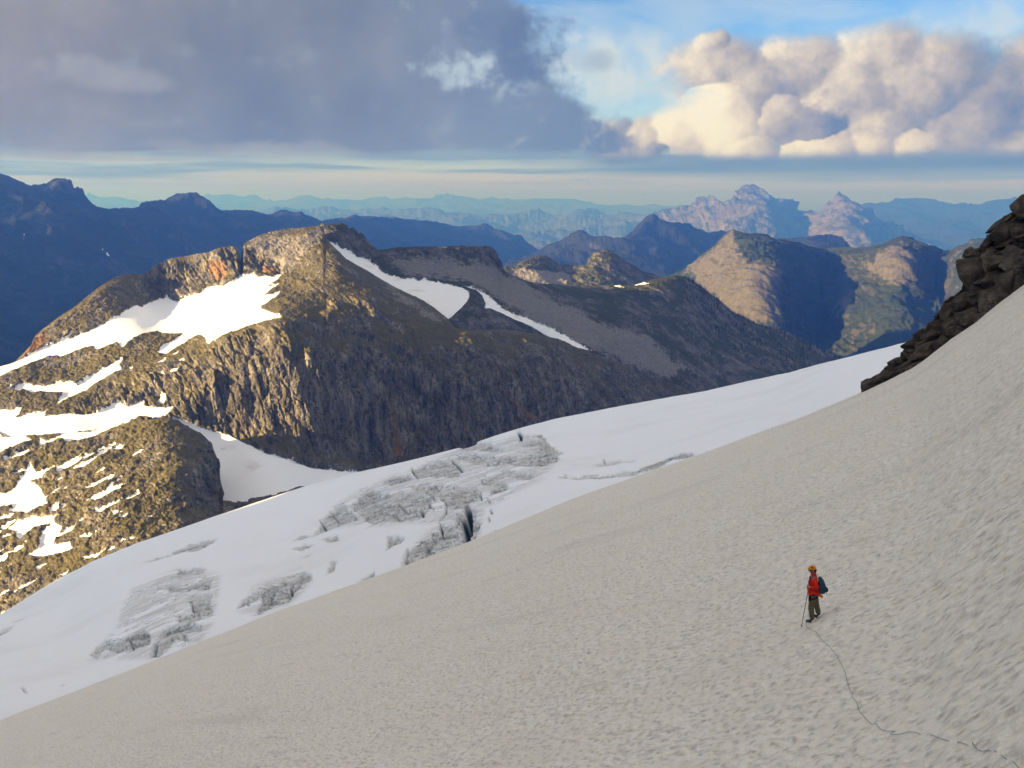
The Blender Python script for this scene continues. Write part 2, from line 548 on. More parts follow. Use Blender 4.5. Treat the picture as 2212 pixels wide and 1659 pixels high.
# ------------------------------------------------------------------ terrain materials
MAT_MASSIF = rock_material('massif_rock', 1.7, (.058, .053, .048), (.140, .125, .107), (.25, .225, .19), veg=(.095, .080, .034), veg_amt=0.35,
                           pale=(.22, .195, .17), rust=(.24, .125, .045), columns=0.8)
MAT_BACK = rock_material('ridge_rock', 2.2, (.06, .056, .051), (.110, .101, .091), (.18, .165, .15), veg=(.035, .042, .018), veg_amt=0.25,
                         pale=(.20, .183, .168), rust=(.14, .07, .03), columns=0.5)
MAT_GREEN = rock_material('forested_rock', 7.0, (.018, .018, .017), (.042, .040, .036), (.085, .079, .071), veg=(.014, .024, .009), veg_amt=1.45, snow=False, pale=(.088, .080, .070))
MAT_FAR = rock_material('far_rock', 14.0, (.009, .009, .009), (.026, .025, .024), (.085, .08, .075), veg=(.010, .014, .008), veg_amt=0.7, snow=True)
MAT_TOWER = rock_material('tower_rock', 30.0, (.030, .030, .031), (.070, .067, .066), (.13, .124, .119), veg=(.035, .037, .03), veg_amt=0.35, snow=False)
MAT_HILL = rock_material('far_hill', 120.0, (.06, .065, .05), (.10, .10, .08), (.28, .23, .19), veg=(.045, .06, .03), veg_amt=0.7, snow=False)

C1 = lambda p: cr(p, 0, 432, 1 / 3.0)
C2 = lambda p: cr(p, 648, 432, 1 / 3.0)
C3 = lambda p: cr(p, 1368, 360, .3815)
C4 = lambda p: cr(p, 0, 864, .434)
CK = lambda p: cr(p, 216, 612, .2604)

# ------------------------------------------------------------------ far ranges, from the back forward
def hill_relief(amp, size, seed, st=(1, 1, 1)):
    def f(P, U, V, T, at):
        e = sstep(T, 0.0, 0.12)
        return e * amp * (fbm(P, size, 5, 0.55, True, st, seed) - 0.1) + (1 - e) * amp * 0.10 * fbm(P, size * .25, 3, 0.5, False, st, seed)
    return f


sheet('far_hill_range', 'palest blue line of low hills along the horizon', -250, 1700, 520, 30,
      line([(-250, 440), (120, 444), (180, 440), (195, 423), (203, 429), (212, 436), (302, 438.6), (370, 437), (448, 434.4), (521, 433), (552, 432), (594, 439.6), (661, 436), (703, 436), (781, 432),
            (833, 430.8), (885, 442.7), (906, 445), (940, 434), (963.5, 426.6), (989.5, 433.4), (1021, 435), (1045, 430), (1062, 427), (1080, 430), (1094, 428), (1120, 436),
            (1248, 438), (1315, 445), (1385, 448), (1437, 455), (1482, 453), (1700, 452)]),
      lambda u: 0 * u + 500, depth_fn([(0, 435, 56000), (1100, 435, 56000), (1700, 440, 56000), (0, 500, 40000), (1100, 500, 40000), (1700, 500, 40000)]),
      MAT_HILL, hill_relief(700, 6000, 1.0), (6000, 1500), jag=1.2, jagsize=22)
sheet('hazy_hill_range', 'hazy blue hills with faint pinkish patches behind the dark ridges', 380, 1650, 460, 44,
      line([(380, 470), (560, 462), (648, 455), (700, 449), (760, 456), (848, 452), (931, 459), (968, 465), (1048, 467), (1100, 466), (1135, 464), (1150, 456), (1161, 450), (1175, 458), (1195, 465), (1241, 467),
            (1260, 460), (1275, 455), (1290, 461), (1311, 470), (1385, 464), (1450, 470), (1650, 480)]),
      lambda u: 0 * u + 600, depth_fn([(400, 460, 31000), (1100, 460, 31000), (1650, 470, 31000), (400, 600, 17000), (1100, 600, 17000), (1650, 600, 17000)]),
      MAT_HILL, hill_relief(480, 3200, 2.0), (4000, 1200), jag=1.5, jagsize=16)
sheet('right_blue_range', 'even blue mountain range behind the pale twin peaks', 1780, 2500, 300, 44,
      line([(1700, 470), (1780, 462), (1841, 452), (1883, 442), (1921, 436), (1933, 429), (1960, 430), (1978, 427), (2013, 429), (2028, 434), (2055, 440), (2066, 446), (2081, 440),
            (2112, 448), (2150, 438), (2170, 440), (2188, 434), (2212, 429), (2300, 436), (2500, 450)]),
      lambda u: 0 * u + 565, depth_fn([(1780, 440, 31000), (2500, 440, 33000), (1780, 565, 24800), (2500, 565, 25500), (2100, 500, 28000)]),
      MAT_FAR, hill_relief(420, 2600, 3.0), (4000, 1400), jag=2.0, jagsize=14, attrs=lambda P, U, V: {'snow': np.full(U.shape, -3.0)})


def tower_relief(P, U, V, T, at):
    e = sstep(T, 0.0, 0.08)
    a = 420 * (fbm(P, 1500, 5, 0.6, True, (1, 1, 2.6), 4.0) - .1) + 110 * fbm(P, 260, 4, 0.55, True, (1, 1, 2.2), 5.0)
    return a * (0.04 + 0.96 * e)


sheet('twin_peak_massif', 'pale rocky massif with a domed summit and a leaning horn', 1400, 2010, 520, 110,
      line(C3([(80, 360), (180, 300), (250, 265), (290, 250), (330, 235), (400, 225), (460, 200), (510, 210), (540, 215), (580, 210), (590, 195), (600, 175), (615, 155), (630, 135), (650, 124), (665, 120), (690, 135), (705, 156),
                (720, 175), (735, 192), (750, 205), (765, 202), (780, 195), (800, 205), (830, 193), (850, 208), (870, 225), (920, 255), (960, 270), (985, 255), (1010, 245), (1050, 265), (1065, 258), (1080, 235),
                (1095, 205), (1110, 190), (1125, 197), (1135, 200), (1145, 170), (1155, 150), (1165, 138), (1178, 152), (1190, 160), (1210, 170), (1230, 190), (1240, 210), (1250, 230), (1290, 240), (1310, 265), (1330, 290), (1360, 320),
                (1400, 350), (1480, 390), (1550, 430), (1680, 500)])),
      lambda u: 0 * u + 620,
      depth_fn([(1400, 470, 23500), (1543, 440, 22500), (1622, 406, 22000), (1720, 457, 23000), (1812, 412, 21000), (1900, 493, 21500), (2010, 560, 21500),
                (1400, 620, 19000), (1600, 620, 17500), (1640, 520, 19500), (1820, 520, 19000), (1740, 540, 20800), (1800, 620, 17500), (2010, 640, 18000)]),
      MAT_TOWER, tower_relief, (2500, 1300), jag=1.3, jagsize=6)

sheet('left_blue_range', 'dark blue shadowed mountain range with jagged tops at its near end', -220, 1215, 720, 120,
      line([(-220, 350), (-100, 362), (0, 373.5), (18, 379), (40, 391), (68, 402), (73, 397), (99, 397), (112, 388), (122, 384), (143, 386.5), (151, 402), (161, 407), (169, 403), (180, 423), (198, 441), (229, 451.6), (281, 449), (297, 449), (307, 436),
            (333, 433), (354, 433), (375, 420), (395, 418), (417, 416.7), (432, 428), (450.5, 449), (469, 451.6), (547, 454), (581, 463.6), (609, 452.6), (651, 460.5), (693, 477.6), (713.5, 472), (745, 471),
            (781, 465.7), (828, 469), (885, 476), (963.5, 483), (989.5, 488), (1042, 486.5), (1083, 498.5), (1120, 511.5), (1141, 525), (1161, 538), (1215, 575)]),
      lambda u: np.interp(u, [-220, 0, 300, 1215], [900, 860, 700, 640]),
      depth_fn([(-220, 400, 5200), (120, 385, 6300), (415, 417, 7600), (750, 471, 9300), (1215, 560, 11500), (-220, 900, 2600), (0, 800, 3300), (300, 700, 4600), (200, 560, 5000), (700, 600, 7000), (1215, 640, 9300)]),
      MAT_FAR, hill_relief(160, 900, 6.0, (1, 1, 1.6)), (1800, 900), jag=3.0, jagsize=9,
      attrs=lambda P, U, V: {'snow': polys_sd(U, V, [cr(p, 0, 324, .5208) for p in (
          [(98, 350), (101, 352), (96, 384), (94, 382)], [(397, 450), (400, 452), (395, 470), (415, 492), (408, 489), (393, 470)])]) / 4.0})

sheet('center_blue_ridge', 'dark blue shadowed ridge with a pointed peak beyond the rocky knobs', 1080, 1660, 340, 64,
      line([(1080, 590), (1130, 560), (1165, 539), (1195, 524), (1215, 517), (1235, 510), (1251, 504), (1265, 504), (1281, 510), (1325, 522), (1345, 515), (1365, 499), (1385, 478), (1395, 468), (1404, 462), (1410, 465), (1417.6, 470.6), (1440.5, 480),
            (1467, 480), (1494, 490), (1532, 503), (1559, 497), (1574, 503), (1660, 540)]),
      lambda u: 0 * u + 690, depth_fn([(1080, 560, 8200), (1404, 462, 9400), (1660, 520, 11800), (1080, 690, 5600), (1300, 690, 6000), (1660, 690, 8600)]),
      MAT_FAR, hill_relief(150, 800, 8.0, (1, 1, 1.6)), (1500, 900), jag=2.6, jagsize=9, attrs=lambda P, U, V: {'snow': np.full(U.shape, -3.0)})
sheet('low_brown_ridge', 'low blue-brown hill between the green mountain and the pale horn', 1660, 1900, 220, 50,
      line([(1660, 540), (1690, 520), (1700, 516), (1727, 511), (1760, 510), (1788, 509), (1810.5, 516), (1833, 535), (1900, 560)]),
      lambda u: 0 * u + 640, depth_fn([(1660, 520, 8600), (1760, 510, 8400), (1900, 540, 8800), (1660, 640, 6500), (1900, 640, 6800)]),
      MAT_FAR, hill_relief(110, 700, 9.0), (1500, 900), jag=1.6, jagsize=8, attrs=lambda P, U, V: {'snow': np.full(U.shape, -3.0)})


def green_relief(P, U, V, T, at):
    e = 0.25 + 0.75 * sstep(T, 0.0, 0.10)
    return e * (75 * (fbm(P, 520, 5, 0.6, True, (1, 1, 1.9), 11.0) - .1) + 34 * (fbm(P, 150, 4, 0.62, True, (1, 1, 1.8), 12.0) - .1) + 14 * fbm(P, 40, 3, .65, True, (1, 1, 1.2), 13.))


def green_attr(P, U, V):
    lit = [(1944, 518), (1935, 545), (1880, 580), (1870, 600), (1905, 600), (1935, 640), (1955, 615), (1950, 560)]
    p2 = [(1585, 500), (1555, 525), (1490, 585), (1540, 640), (1600, 700), (1660, 730), (1680, 690), (1660, 640), (1670, 610), (1620, 590), (1600, 550)]
    p3 = C3([(1180, 890), (1230, 780), (1330, 700), (1290, 800), (1250, 860), (1200, 960)])
    p4 = C3([(1770, 500), (1970, 440), (1850, 560), (1760, 640), (1830, 700), (1760, 690), (1740, 600)])
    s = np.maximum(polys_sd(U, V, [lit, p3, p4]) / 20 + .28, polys_sd(U, V, [p2]) / 20 + .35)
    return {'pale': s}


sheet('green_mountain', 'two-peaked mountain with green slopes and pale rock faces above the side valley', 1440, 2320, 540, 220,
      line(C3([(150, 720), (240, 640), (280, 610), (330, 560), (400, 500), (480, 430), (520, 390), (540, 370), (570, 365), (600, 378), (640, 390), (720, 395), (800, 420), (900, 430), (1000, 460), (1100, 468), (1200, 465),
                (1350, 462), (1450, 440), (1485, 424), (1510, 415), (1560, 420), (1650, 445), (1700, 455), (1725, 475), (1750, 492), (1800, 480), (1880, 455), (1970, 430), (2212, 400), (2500, 380)])),
      lambda u: np.interp(u, [1440, 1560, 1700, 1850, 2320], [720, 760, 830, 830, 800]),
      depth_fn([(1475, 593, 5000), (1500, 660, 4500), (1550, 720, 4150), (1585, 499, 4700), (1620, 560, 4480), (1673, 615, 4250), (1665, 690, 4000), (1690, 560, 4750), (1720, 640, 4650), (1770, 720, 4500),
                (1760, 536, 5150), (1800, 600, 5000), (1780, 660, 4750), (1850, 537, 5050), (1880, 620, 4600), (1850, 700, 4250), (1944, 518, 4850), (1948, 590, 4480), (1915, 690, 4150), (1850, 780, 3900), (1700, 780, 3900),
                (1990, 600, 4750), (2030, 640, 4800), (2036, 548, 5150), (2085, 534, 4950), (2080, 620, 4500), (2040, 720, 4250), (2320, 510, 4700), (2320, 700, 4000), (1440, 700, 4600)]),
      MAT_GREEN, green_relief, (900, 700), jag=1.5, jagsize=10, attrs=green_attr)

# ------------------------------------------------------------------ mid-distance knobs and the ridge behind the main mountain
def knob_relief(P, U, V, T, at):
    e = 0.3 + 0.7 * sstep(T, 0, 0.1)
    return e * (16 * (fbm(P, 110, 5, 0.6, True, (1, 1, 1.3), 15.0) - .1) + 3 * fbm(P, 16, 3, 0.6, True, (1, 1, 1), 16.0))


sheet('rocky_knobs', 'dark rounded rock knobs with a sunlit pale ledge below them', 1060, 1450, 300, 80,
      line([(1060, 600), (1085, 583), (1108, 577), (1128, 565), (1145, 557), (1161, 553.7), (1181, 555), (1195, 563.7), (1208, 575), (1225, 573.7), (1248, 575), (1268, 573.7), (1275, 558.7), (1285, 545), (1305, 540), (1321, 542), (1345, 558.7), (1385, 585), (1410, 595), (1450, 612)]),
      lambda u: 0 * u + 650, depth_fn([(1060, 590, 2600), (1161, 555, 2850), (1225, 574, 2900), (1305, 540, 2950), (1450, 612, 3100), (1060, 650, 2400), (1170, 600, 2600), (1250, 610, 2650), (1300, 650, 2500), (1450, 650, 2700)]),
      MAT_BACK, knob_relief, (250, 260), jag=1.6, jagsize=9,
      attrs=lambda P, U, V: {'snow': np.full(U.shape, -3.0), 'rust': np.zeros(U.shape) - 1,
                             'pale': polys_sd(U, V, [C2([(1360, 455), (1440, 475), (1740, 505), (1760, 560), (1540, 560), (1440, 520)])]) / 5 + .9})

SNOW_BACK = [C2(p) for p in (
    [(150, 244), (180, 262), (235, 300), (232, 272), (250, 300), (330, 345), (420, 385), (480, 420), (540, 470), (590, 495), (605, 488), (660, 510), (700, 508), (780, 520), (800, 513), (830, 525), (920, 535), (970, 550),
     (1060, 570), (1090, 590), (1100, 615), (1090, 650), (1050, 700), (1000, 745), (962, 778), (930, 760), (860, 720), (780, 690), (690, 640), (590, 590), (530, 550), (460, 510), (340, 450), (240, 380), (180, 330), (140, 290)],
    [(1065, 560), (1110, 570), (1160, 590), (1200, 610), (1240, 645), (1290, 690), (1350, 725), (1450, 760), (1520, 790), (1640, 835), (1720, 880), (1800, 930), (1890, 978), (1800, 965), (1700, 915), (1600, 885), (1500, 825), (1400, 785),
     (1300, 735), (1230, 705), (1195, 708), (1200, 670), (1180, 620), (1140, 590), (1090, 572)],
    [(2010, 548), (2050, 553), (2100, 572), (2095, 582), (2050, 570)], [(2155, 540), (2230, 535), (2260, 550), (2170, 556)])]


def back_attr(P, U, V):
    talus = C2([(560, 400), (900, 380), (1250, 420), (1450, 540), (1800, 720), (2212, 1000), (2400, 1130), (2212, 1130), (1900, 990), (1500, 800), (1250, 640), (1100, 550), (700, 500)])
    fan = [(1290, 700), (1400, 735), (1475, 800), (1440, 825), (1360, 790), (1310, 760)]
    return {'snow': polys_sd(U, V, SNOW_BACK) / 6.0, 'pale': np.maximum(polys_sd(U, V, [talus]) / 20 + .35, polys_sd(U, V, [fan]) / 16 + .5), 'rust': np.zeros(U.shape) - 1}


def back_relief(P, U, V, T, at):
    s = 1 - sstep(at['snow'], -.4, .3)
    cliff = np.maximum(polys_sd(U, V, [C2([(100, 140), (520, 310), (1320, 280), (1320, 440), (900, 400), (560, 420), (440, 400), (240, 280)])]) / 10 + .5, 0).clip(0, 1)
    right = sstep(U, 1150, 1300)
    d = cliff * (6 * (fbm(P, 20, 4, .6, True, (1, 1, 5), 21.0) - .1)) + (0.35 + 0.65 * right) * 7 * (fbm(P, 90, 5, .58, True, (1, 1, 1.5), 22.0) - .1) + 2.4 * fbm(P, 10, 3, .66, True, (1, 1, 1), 23.0)
    return s * d * (0.3 + 0.7 * sstep(T, 0, .05))


sheet('back_ridge', 'dark craggy ridge with scree slopes and snow tongues beside the main summit', 628, 1880, 760, 240,
      line([(628, 505), (660, 493), (690, 487.5), (712, 485)] + C2([(260, 152), (300, 165), (318, 190), (340, 178), (365, 200), (380, 222), (395, 212), (410, 225), (440, 270), (465, 300), (490, 330), (520, 332), (560, 325), (620, 310), (720, 308), (800, 305), (880, 308), (960, 300),
                (1000, 304), (1040, 298), (1100, 305), (1180, 300), (1240, 308), (1255, 325), (1270, 350), (1290, 400), (1310, 440), (1340, 475), (1400, 500), (1480, 530), (1520, 545), (1600, 545), (1700, 552), (1900, 560), (2000, 555)])
           + C3([(0, 672), (60, 655), (110, 640), (180, 628), (240, 618), (300, 625), (340, 650), (380, 680), (460, 740), (560, 820), (700, 890), (850, 930), (1000, 1000), (1100, 1060), (1200, 1095), (1350, 1130)])),
      lambda u: np.interp(u, [628, 700, 805, 881, 968, 1011, 1148, 1248, 1315, 1385, 1520, 1700, 1880], [560, 570, 640, 690, 730, 745, 748, 782, 802, 840, 890, 870, 820]),
      depth_fn([(628, 505, 1560), (735, 483, 1560), (705, 520, 1490), (811, 542, 1560), (811, 600, 1450), (968, 690, 1335), (1010, 640, 1425), (900, 560, 1545), (960, 533, 1620), (960, 590, 1545), (1061, 535, 1740), (1075, 600, 1650), (1100, 650, 1520),
                (1060, 700, 1360), (1060, 770, 1350), (1150, 700, 1425), (1150, 770, 1410), (1215, 790, 1430), (1280, 745, 1460), (1280, 810, 1440), (1315, 780, 1470), (1200, 612, 1880), (1300, 618, 1960), (1460, 596, 2120), (1543, 642, 2180), (1640, 700, 2260), (1790, 765, 2350), (1880, 790, 2400), (1250, 680, 1640), (1400, 720, 1740),
                (1360, 790, 1510), (1385, 850, 1500), (1500, 830, 1640), (1700, 800, 2000), (1550, 740, 1940), (1520, 900, 1580), (1880, 830, 2250), (628, 560, 1500), (805, 640, 1410)]),
      MAT_BACK, back_relief, (260, 260), attrs=back_attr, jag=1.6, jagsize=7)

# ------------------------------------------------------------------ the main mountain
SNOW_MAIN = [C1(p) for p in (
    [(-400, 1250), (-200, 1170), (0, 1085), (130, 1040), (300, 960), (400, 920), (470, 850), (478, 857), (430, 915), (560, 860), (700, 790), (800, 735), (860, 700), (890, 685), (910, 700), (960, 670), (1010, 655), (1040, 640), (1090, 635), (1140, 662),
     (1170, 650), (1230, 625), (1290, 610), (1340, 580), (1440, 560), (1510, 535), (1545, 510), (1555, 485), (1590, 490), (1645, 483), (1660, 500), (1750, 505), (1826, 485), (1800, 520), (1740, 560), (1805, 553), (1760, 580), (1715, 620), (1760, 615),
     (1815, 598), (1790, 635), (1740, 665), (1690, 705), (1720, 730), (1790, 745), (1825, 770), (1690, 810), (1600, 830), (1520, 860), (1470, 870), (1400, 905), (1340, 935), (1335, 900), (1290, 880), (1200, 935), (1130, 970), (1080, 1000), (1020, 995),
     (1060, 950), (1130, 915), (1210, 862), (1130, 875), (1040, 860), (1020, 852), (920, 870), (860, 900), (795, 970), (760, 930), (680, 960), (640, 975), (610, 970), (605, 950), (540, 965), (460, 1000), (390, 1030), (380, 1015), (310, 1020), (200, 1060),
     (100, 1110), (0, 1145), (-200, 1250), (-400, 1350)],
    [(80, 1245), (140, 1190), (200, 1205), (280, 1210), (390, 1190), (500, 1205), (600, 1140), (700, 1085), (790, 1030), (795, 1040), (770, 1080), (790, 1100), (740, 1135), (650, 1180), (560, 1240), (460, 1280), (400, 1310), (365, 1335), (390, 1290),
     (410, 1255), (300, 1250), (200, 1255), (160, 1235), (120, 1250)],
    [(-200, 1400), (0, 1365), (140, 1355), (120, 1400), (90, 1425), (180, 1390), (300, 1370), (290, 1410), (440, 1390), (560, 1395), (640, 1380), (700, 1350), (780, 1305), (790, 1330), (830, 1345), (940, 1300), (930, 1340), (1020, 1350), (1130, 1340),
     (1080, 1400), (1040, 1420), (900, 1425), (830, 1450), (760, 1490), (640, 1530), (560, 1580), (500, 1600), (460, 1560), (560, 1520), (620, 1490), (520, 1500), (420, 1540), (340, 1555), (300, 1600), (260, 1600), (245, 1560), (200, 1550),
     (170, 1590), (100, 1590), (60, 1620), (0, 1645), (-200, 1700), (-200, 1500), (0, 1530), (90, 1560)],
    [(1025, 1315), (1050, 1260), (1075, 1250), (1080, 1290), (1060, 1330)], [(1080, 1135), (1120, 1095), (1168, 1085), (1150, 1105)], [(1010, 1140), (1060, 1115), (1070, 1130)], [(960, 1148), (990, 1135), (980, 1150)],
    [(1010, 1070), (1050, 1045), (1085, 1030), (1060, 1055)], [(1160, 1040), (1215, 1010), (1205, 1025)], [(1120, 1005), (1155, 990), (1140, 1005)], [(835, 1095), (855, 1083), (872, 1090), (850, 1103)], [(35, 1232), (95, 1207), (60, 1235)])]
SADDLE = C4([(860, 90), (950, 115), (1050, 155), (1150, 178), (1220, 218), (1320, 266), (1450, 308), (1560, 342), (1700, 357), (1810, 362), (1810, 560), (1500, 600), (1120, 620), (850, 560), (800, 480), (820, 300), (830, 150)])
SNOW_MAIN.append(SADDLE)
N_LOW = [C4(p) for p in (
    [(-100, 500), (20, 470), (70, 440), (120, 370), (150, 310), (165, 340), (180, 360), (280, 335), (230, 375), (200, 400), (150, 410), (200, 440), (240, 520), (180, 545), (100, 560), (50, 560), (80, 520), (0, 545), (-100, 560)],
    [(-100, 150), (0, 150), (90, 160), (160, 200), (120, 215), (60, 240), (0, 265), (-100, 280)],
    [(195, 190), (235, 205), (290, 180), (340, 165), (400, 150), (470, 150), (430, 170), (380, 195), (345, 215), (300, 195), (250, 215), (200, 235)],
    [(350, 200), (480, 150), (560, 128), (640, 108), (560, 140), (480, 175), (400, 215)],
    [(425, 440), (500, 400), (575, 372), (560, 392), (480, 432), (440, 446)], [(425, 510), (470, 475), (560, 435), (630, 420), (600, 445), (530, 480), (480, 505)],
    [(455, 560), (520, 530), (600, 505), (690, 465), (700, 475), (640, 500), (560, 530), (500, 570)], [(240, 560), (270, 530), (300, 525), (290, 560), (255, 570)],
    [(40, 650), (90, 605), (200, 585), (300, 580), (270, 615), (180, 640), (100, 705), (80, 660)], [(135, 780), (200, 740), (210, 650), (270, 610), (310, 640), (280, 690), (270, 720), (350, 715), (365, 745), (290, 770), (190, 790)],
    [(280, 340), (350, 300), (415, 290), (380, 320), (290, 370)], [(345, 352), (480, 280), (575, 215), (578, 226), (500, 288), (420, 334)], [(400, 690), (480, 660), (530, 635), (520, 650), (450, 690)],
    [(275, 890), (350, 848), (340, 872), (290, 897)], [(180, 840), (250, 803), (240, 822), (190, 852)], [(455, 780), (540, 738), (530, 752), (470, 792)], [(-80, 1100), (0, 1068), (100, 1018), (250, 928), (240, 942), (100, 1032), (0, 1082), (-80, 1115)],
    [(0, 640), (40, 610), (90, 590), (60, 620), (20, 660)], [(-50, 820), (20, 780), (60, 760), (30, 800), (-40, 850)])]
_sr = random.Random(21)
for _ in range(60):
    cx, cy = _sr.uniform(-20, 360), _sr.uniform(960, 1290)
    if cy > 1330 - .55 * cx:
        continue
    ln, wd, an = _sr.uniform(8, 34), _sr.uniform(1.2, 4.0), _sr.uniform(-.62, -.28)
    ca_, sa_ = math.cos(an), math.sin(an)
    N_LOW.append([(cx + ca_ * a_ - sa_ * b_, cy + sa_ * a_ + ca_ * b_) for a_, b_ in ((-ln, 0), (-ln * .4, -wd), (ln * .3, -wd * .7), (ln, -.3), (ln * .4, wd), (-ln * .5, wd * .8))])
LIP = line([(-200, 1050), (300, 800), (360, 790), (420, 748), (480, 722), (540, 705), (600, 690), (650, 690), (720, 640), (800, 640), (900, 700), (1000, 742), (1148, 755), (1248, 785), (1385, 835), (1560, 870)])


def main_attr(P, U, V):
    sn = polys_sd(U, V, SNOW_MAIN) / 6.0
    rust = polys_sd(U, V, [C1(p) for p in ([(1340, 380), (1480, 400), (1490, 520), (1400, 540), (1350, 480)], [(1690, 400), (1800, 430), (1790, 490), (1690, 500)], [(100, 1060), (230, 880), (330, 860), (300, 980), (200, 1040)],
                                       [(1070, 500), (1110, 520), (1100, 620), (1060, 600)])]) / 8.0
    gully = polys_sd(U, V, [C2([(1180, 1040), (1260, 1160), (1420, 1330), (1570, 1430), (1480, 1440), (1330, 1290), (1220, 1130)]), C2([(560, 1180), (600, 1300), (640, 1500), (680, 1660), (600, 1660), (580, 1400)])]) / 5.0 + .3
    pale = polys_sd(U, V, [C1([(1580, 220), (2100, 190), (2120, 250), (1900, 480), (1830, 480), (1600, 300)]), C2([(500, 500), (700, 620), (950, 780), (900, 820), (600, 650)])]) / 20 + .15
    return {'snow': sn, 'rust': np.maximum(rust, gully * .5), 'pale': pale}


def main_relief(P, U, V, T, at):
    s = 1 - sstep(at['snow'], -.35, .25)
    wall = sstep((V - LIP(U)) / np.interp(U, [900, 1050], [1.0, 2.8]), -4, 24)
    crown = polys_sd(U, V, [C1([(880, 680), (1000, 410), (1350, 330), (1560, 290), (1590, 260), (1700, 350), (1830, 400), (1830, 490), (1650, 490), (1560, 500), (1300, 600), (1140, 650)])]) / 10 + .4
    wall = np.maximum(wall, np.clip(crown, 0, 1))
    notch = np.exp(-((U - 521) / 4.0) ** 2) * sstep(V, 600, 580) * sstep(V, 520, 540)
    hx = P[..., 0] * .85 + P[..., 1] * .5 + 3 * fbm(P, 30, 2, .5, seed=36.); hz_ = P[..., 2] + 5 * fbm(P, 30, 2, .5, seed=37.)
    a1, a2, ai = worley2(hx, hz_ / 4.5, 9.0, 4); b1, b2, bi = worley2(hx + .3 * hz_, hz_ / 2.6, 3.6, 7)
    slab = (_cell[ai, 0] - .5) * 3.2 - 1.8 * sstep(a2 - a1, .12, .02) + (_cell[bi, 1] - .5) * 1.5 - .7 * sstep(b2 - b1, .14, .02)
    d = wall * (11.0 * (fbm(P, 80, 3, .5, True, (1, 1, 3.6), 30.0) - .1) - 4.5 * (fbm(P, 22, 3, .55, True, (1, 1, 7.0), 31.0) - .1) - 1.4 * fbm(P, 7, 3, .6, True, (1, 1, 3.5), 32.0) + slab)
    c1, c2, ci = worley2(P[..., 0] + 1.5 * fbm(P, 9, 2, seed=38.), P[..., 1] + 1.2 * P[..., 2], 5.5, 11)
    d = d + (1 - wall) * (4.0 * fbm(P, 60, 4, .5, True, (1, 1, 1), 33.0) + 1.2 * fbm(P, 12, 4, .66, True, (1, 1, 1), 34.0) + (_cell[ci, 2] - .5) * 1.6 - .8 * sstep(c2 - c1, .14, .02))
    d = d + 0.8 * fbm(P, 3.6, 2, .6, True, (1, 1, 1), 35.0)
    d = d * (0.25 + 0.75 * sstep(T, 0, .05))
    return s * d - 14 * notch + (1 - s) * (0.8 + 0.5 * fbm(P, 30, 3, .5))


TOP_MAIN = line([(-260, 910), (-150, 866)] + C1([(0, 1085), (100, 1050), (200, 950), (240, 870), (330, 800), (410, 745), (490, 690), (560, 632), (640, 570), (720, 520), (790, 490), (860, 480), (920, 482), (975, 456), (985, 430), (1010, 425), (1100, 380), (1180, 368), (1260, 352),
                 (1350, 340), (1420, 312), (1490, 300), (1530, 305), (1550, 318), (1562, 342), (1572, 310), (1582, 285), (1680, 230), (1760, 205), (1850, 190), (1930, 184), (2000, 176), (2085, 170)])
                + [(699, 492), (703, 516), (715, 527)] + C2([(300, 385), (470, 482), (600, 560), (700, 608), (800, 657), (870, 702), (960, 772), (1000, 828), (1090, 850), (1250, 838), (1400, 850), (1500, 866), (1650, 910), (1800, 962), (2000, 1032), (2150, 1110), (2212, 1135), (2400, 1190), (2640, 1260), (2800, 1300)]))
sheet('rock_mountain', 'main rocky mountain with sunlit snowfields and a tall shadowed cliff', -260, 1580, 980, 360,
      TOP_MAIN,
      lambda u: np.interp(u, [-260, 0, 216, 300, 380, 470, 560, 660, 760, 1000, 1130, 1300, 1520, 1580], [1080, 1000, 975, 970, 1010, 1100, 1130, 1100, 1060, 1010, 970, 930, 890, 880]),
      depth_fn([(-260, 900, 1230), (0, 795, 1235), (163, 662, 1320), (263, 596, 1390), (330, 580, 1420), (450, 545, 1430), (517, 533, 1440), (620, 496, 1480), (690, 488, 1490), (700, 520, 1470),
                (300, 690, 1290), (330, 650, 1390), (450, 605, 1400), (520, 600, 1370), (600, 600, 1370), (640, 560, 1420), (450, 690, 1240), (560, 680, 1210), (0, 870, 1150), (150, 800, 1195), (250, 760, 1205), (0, 960, 1085), (150, 900, 1090), (300, 890, 1082),
                (400, 760, 1165), (480, 725, 1150), (600, 695, 1145), (650, 690, 1165), (700, 640, 1270), (722, 585, 1340), (805, 592, 1420), (800, 640, 1290), (881, 640, 1370), (968, 692, 1300), (900, 720, 1225), (1011, 720, 1270),
                (1081, 715, 1325), (1148, 722, 1350), (1248, 757, 1390), (1385, 814, 1440), (1520, 848, 1495), (1580, 870, 1510),
                (380, 900, 1072), (400, 800, 1105), (480, 950, 1060), (480, 820, 1090), (620, 960, 1046), (620, 800, 1085), (720, 900, 1078), (720, 760, 1120), (800, 1010, 1085), (800, 820, 1135), (1000, 960, 1150), (1000, 800, 1200), (1130, 930, 1215), (1148, 810, 1258), (1148, 768, 1285),
                (1300, 890, 1305), (1300, 830, 1340), (1248, 800, 1330), (1385, 848, 1405), (1450, 872, 1430), (1520, 880, 1462), (430, 935, 1060), (560, 1000, 1010), (700, 1040, 1010), (480, 1000, 1030), (480, 1080, 965), (620, 1080, 950), (760, 1050, 1010), (-260, 1080, 1030), (0, 1000, 1065), (216, 960, 1045), (350, 960, 1040), (360, 1050, 980)]),
      MAT_MASSIF, main_relief, (220, 240), attrs=main_attr, jag=1.4, jagsize=7)


def low_attr(P, U, V):
    return {'snow': polys_sd(U, V, N_LOW) / 6.0, 'rust': np.zeros(U.shape) - 1, 'pale': np.zeros(U.shape) - .3}


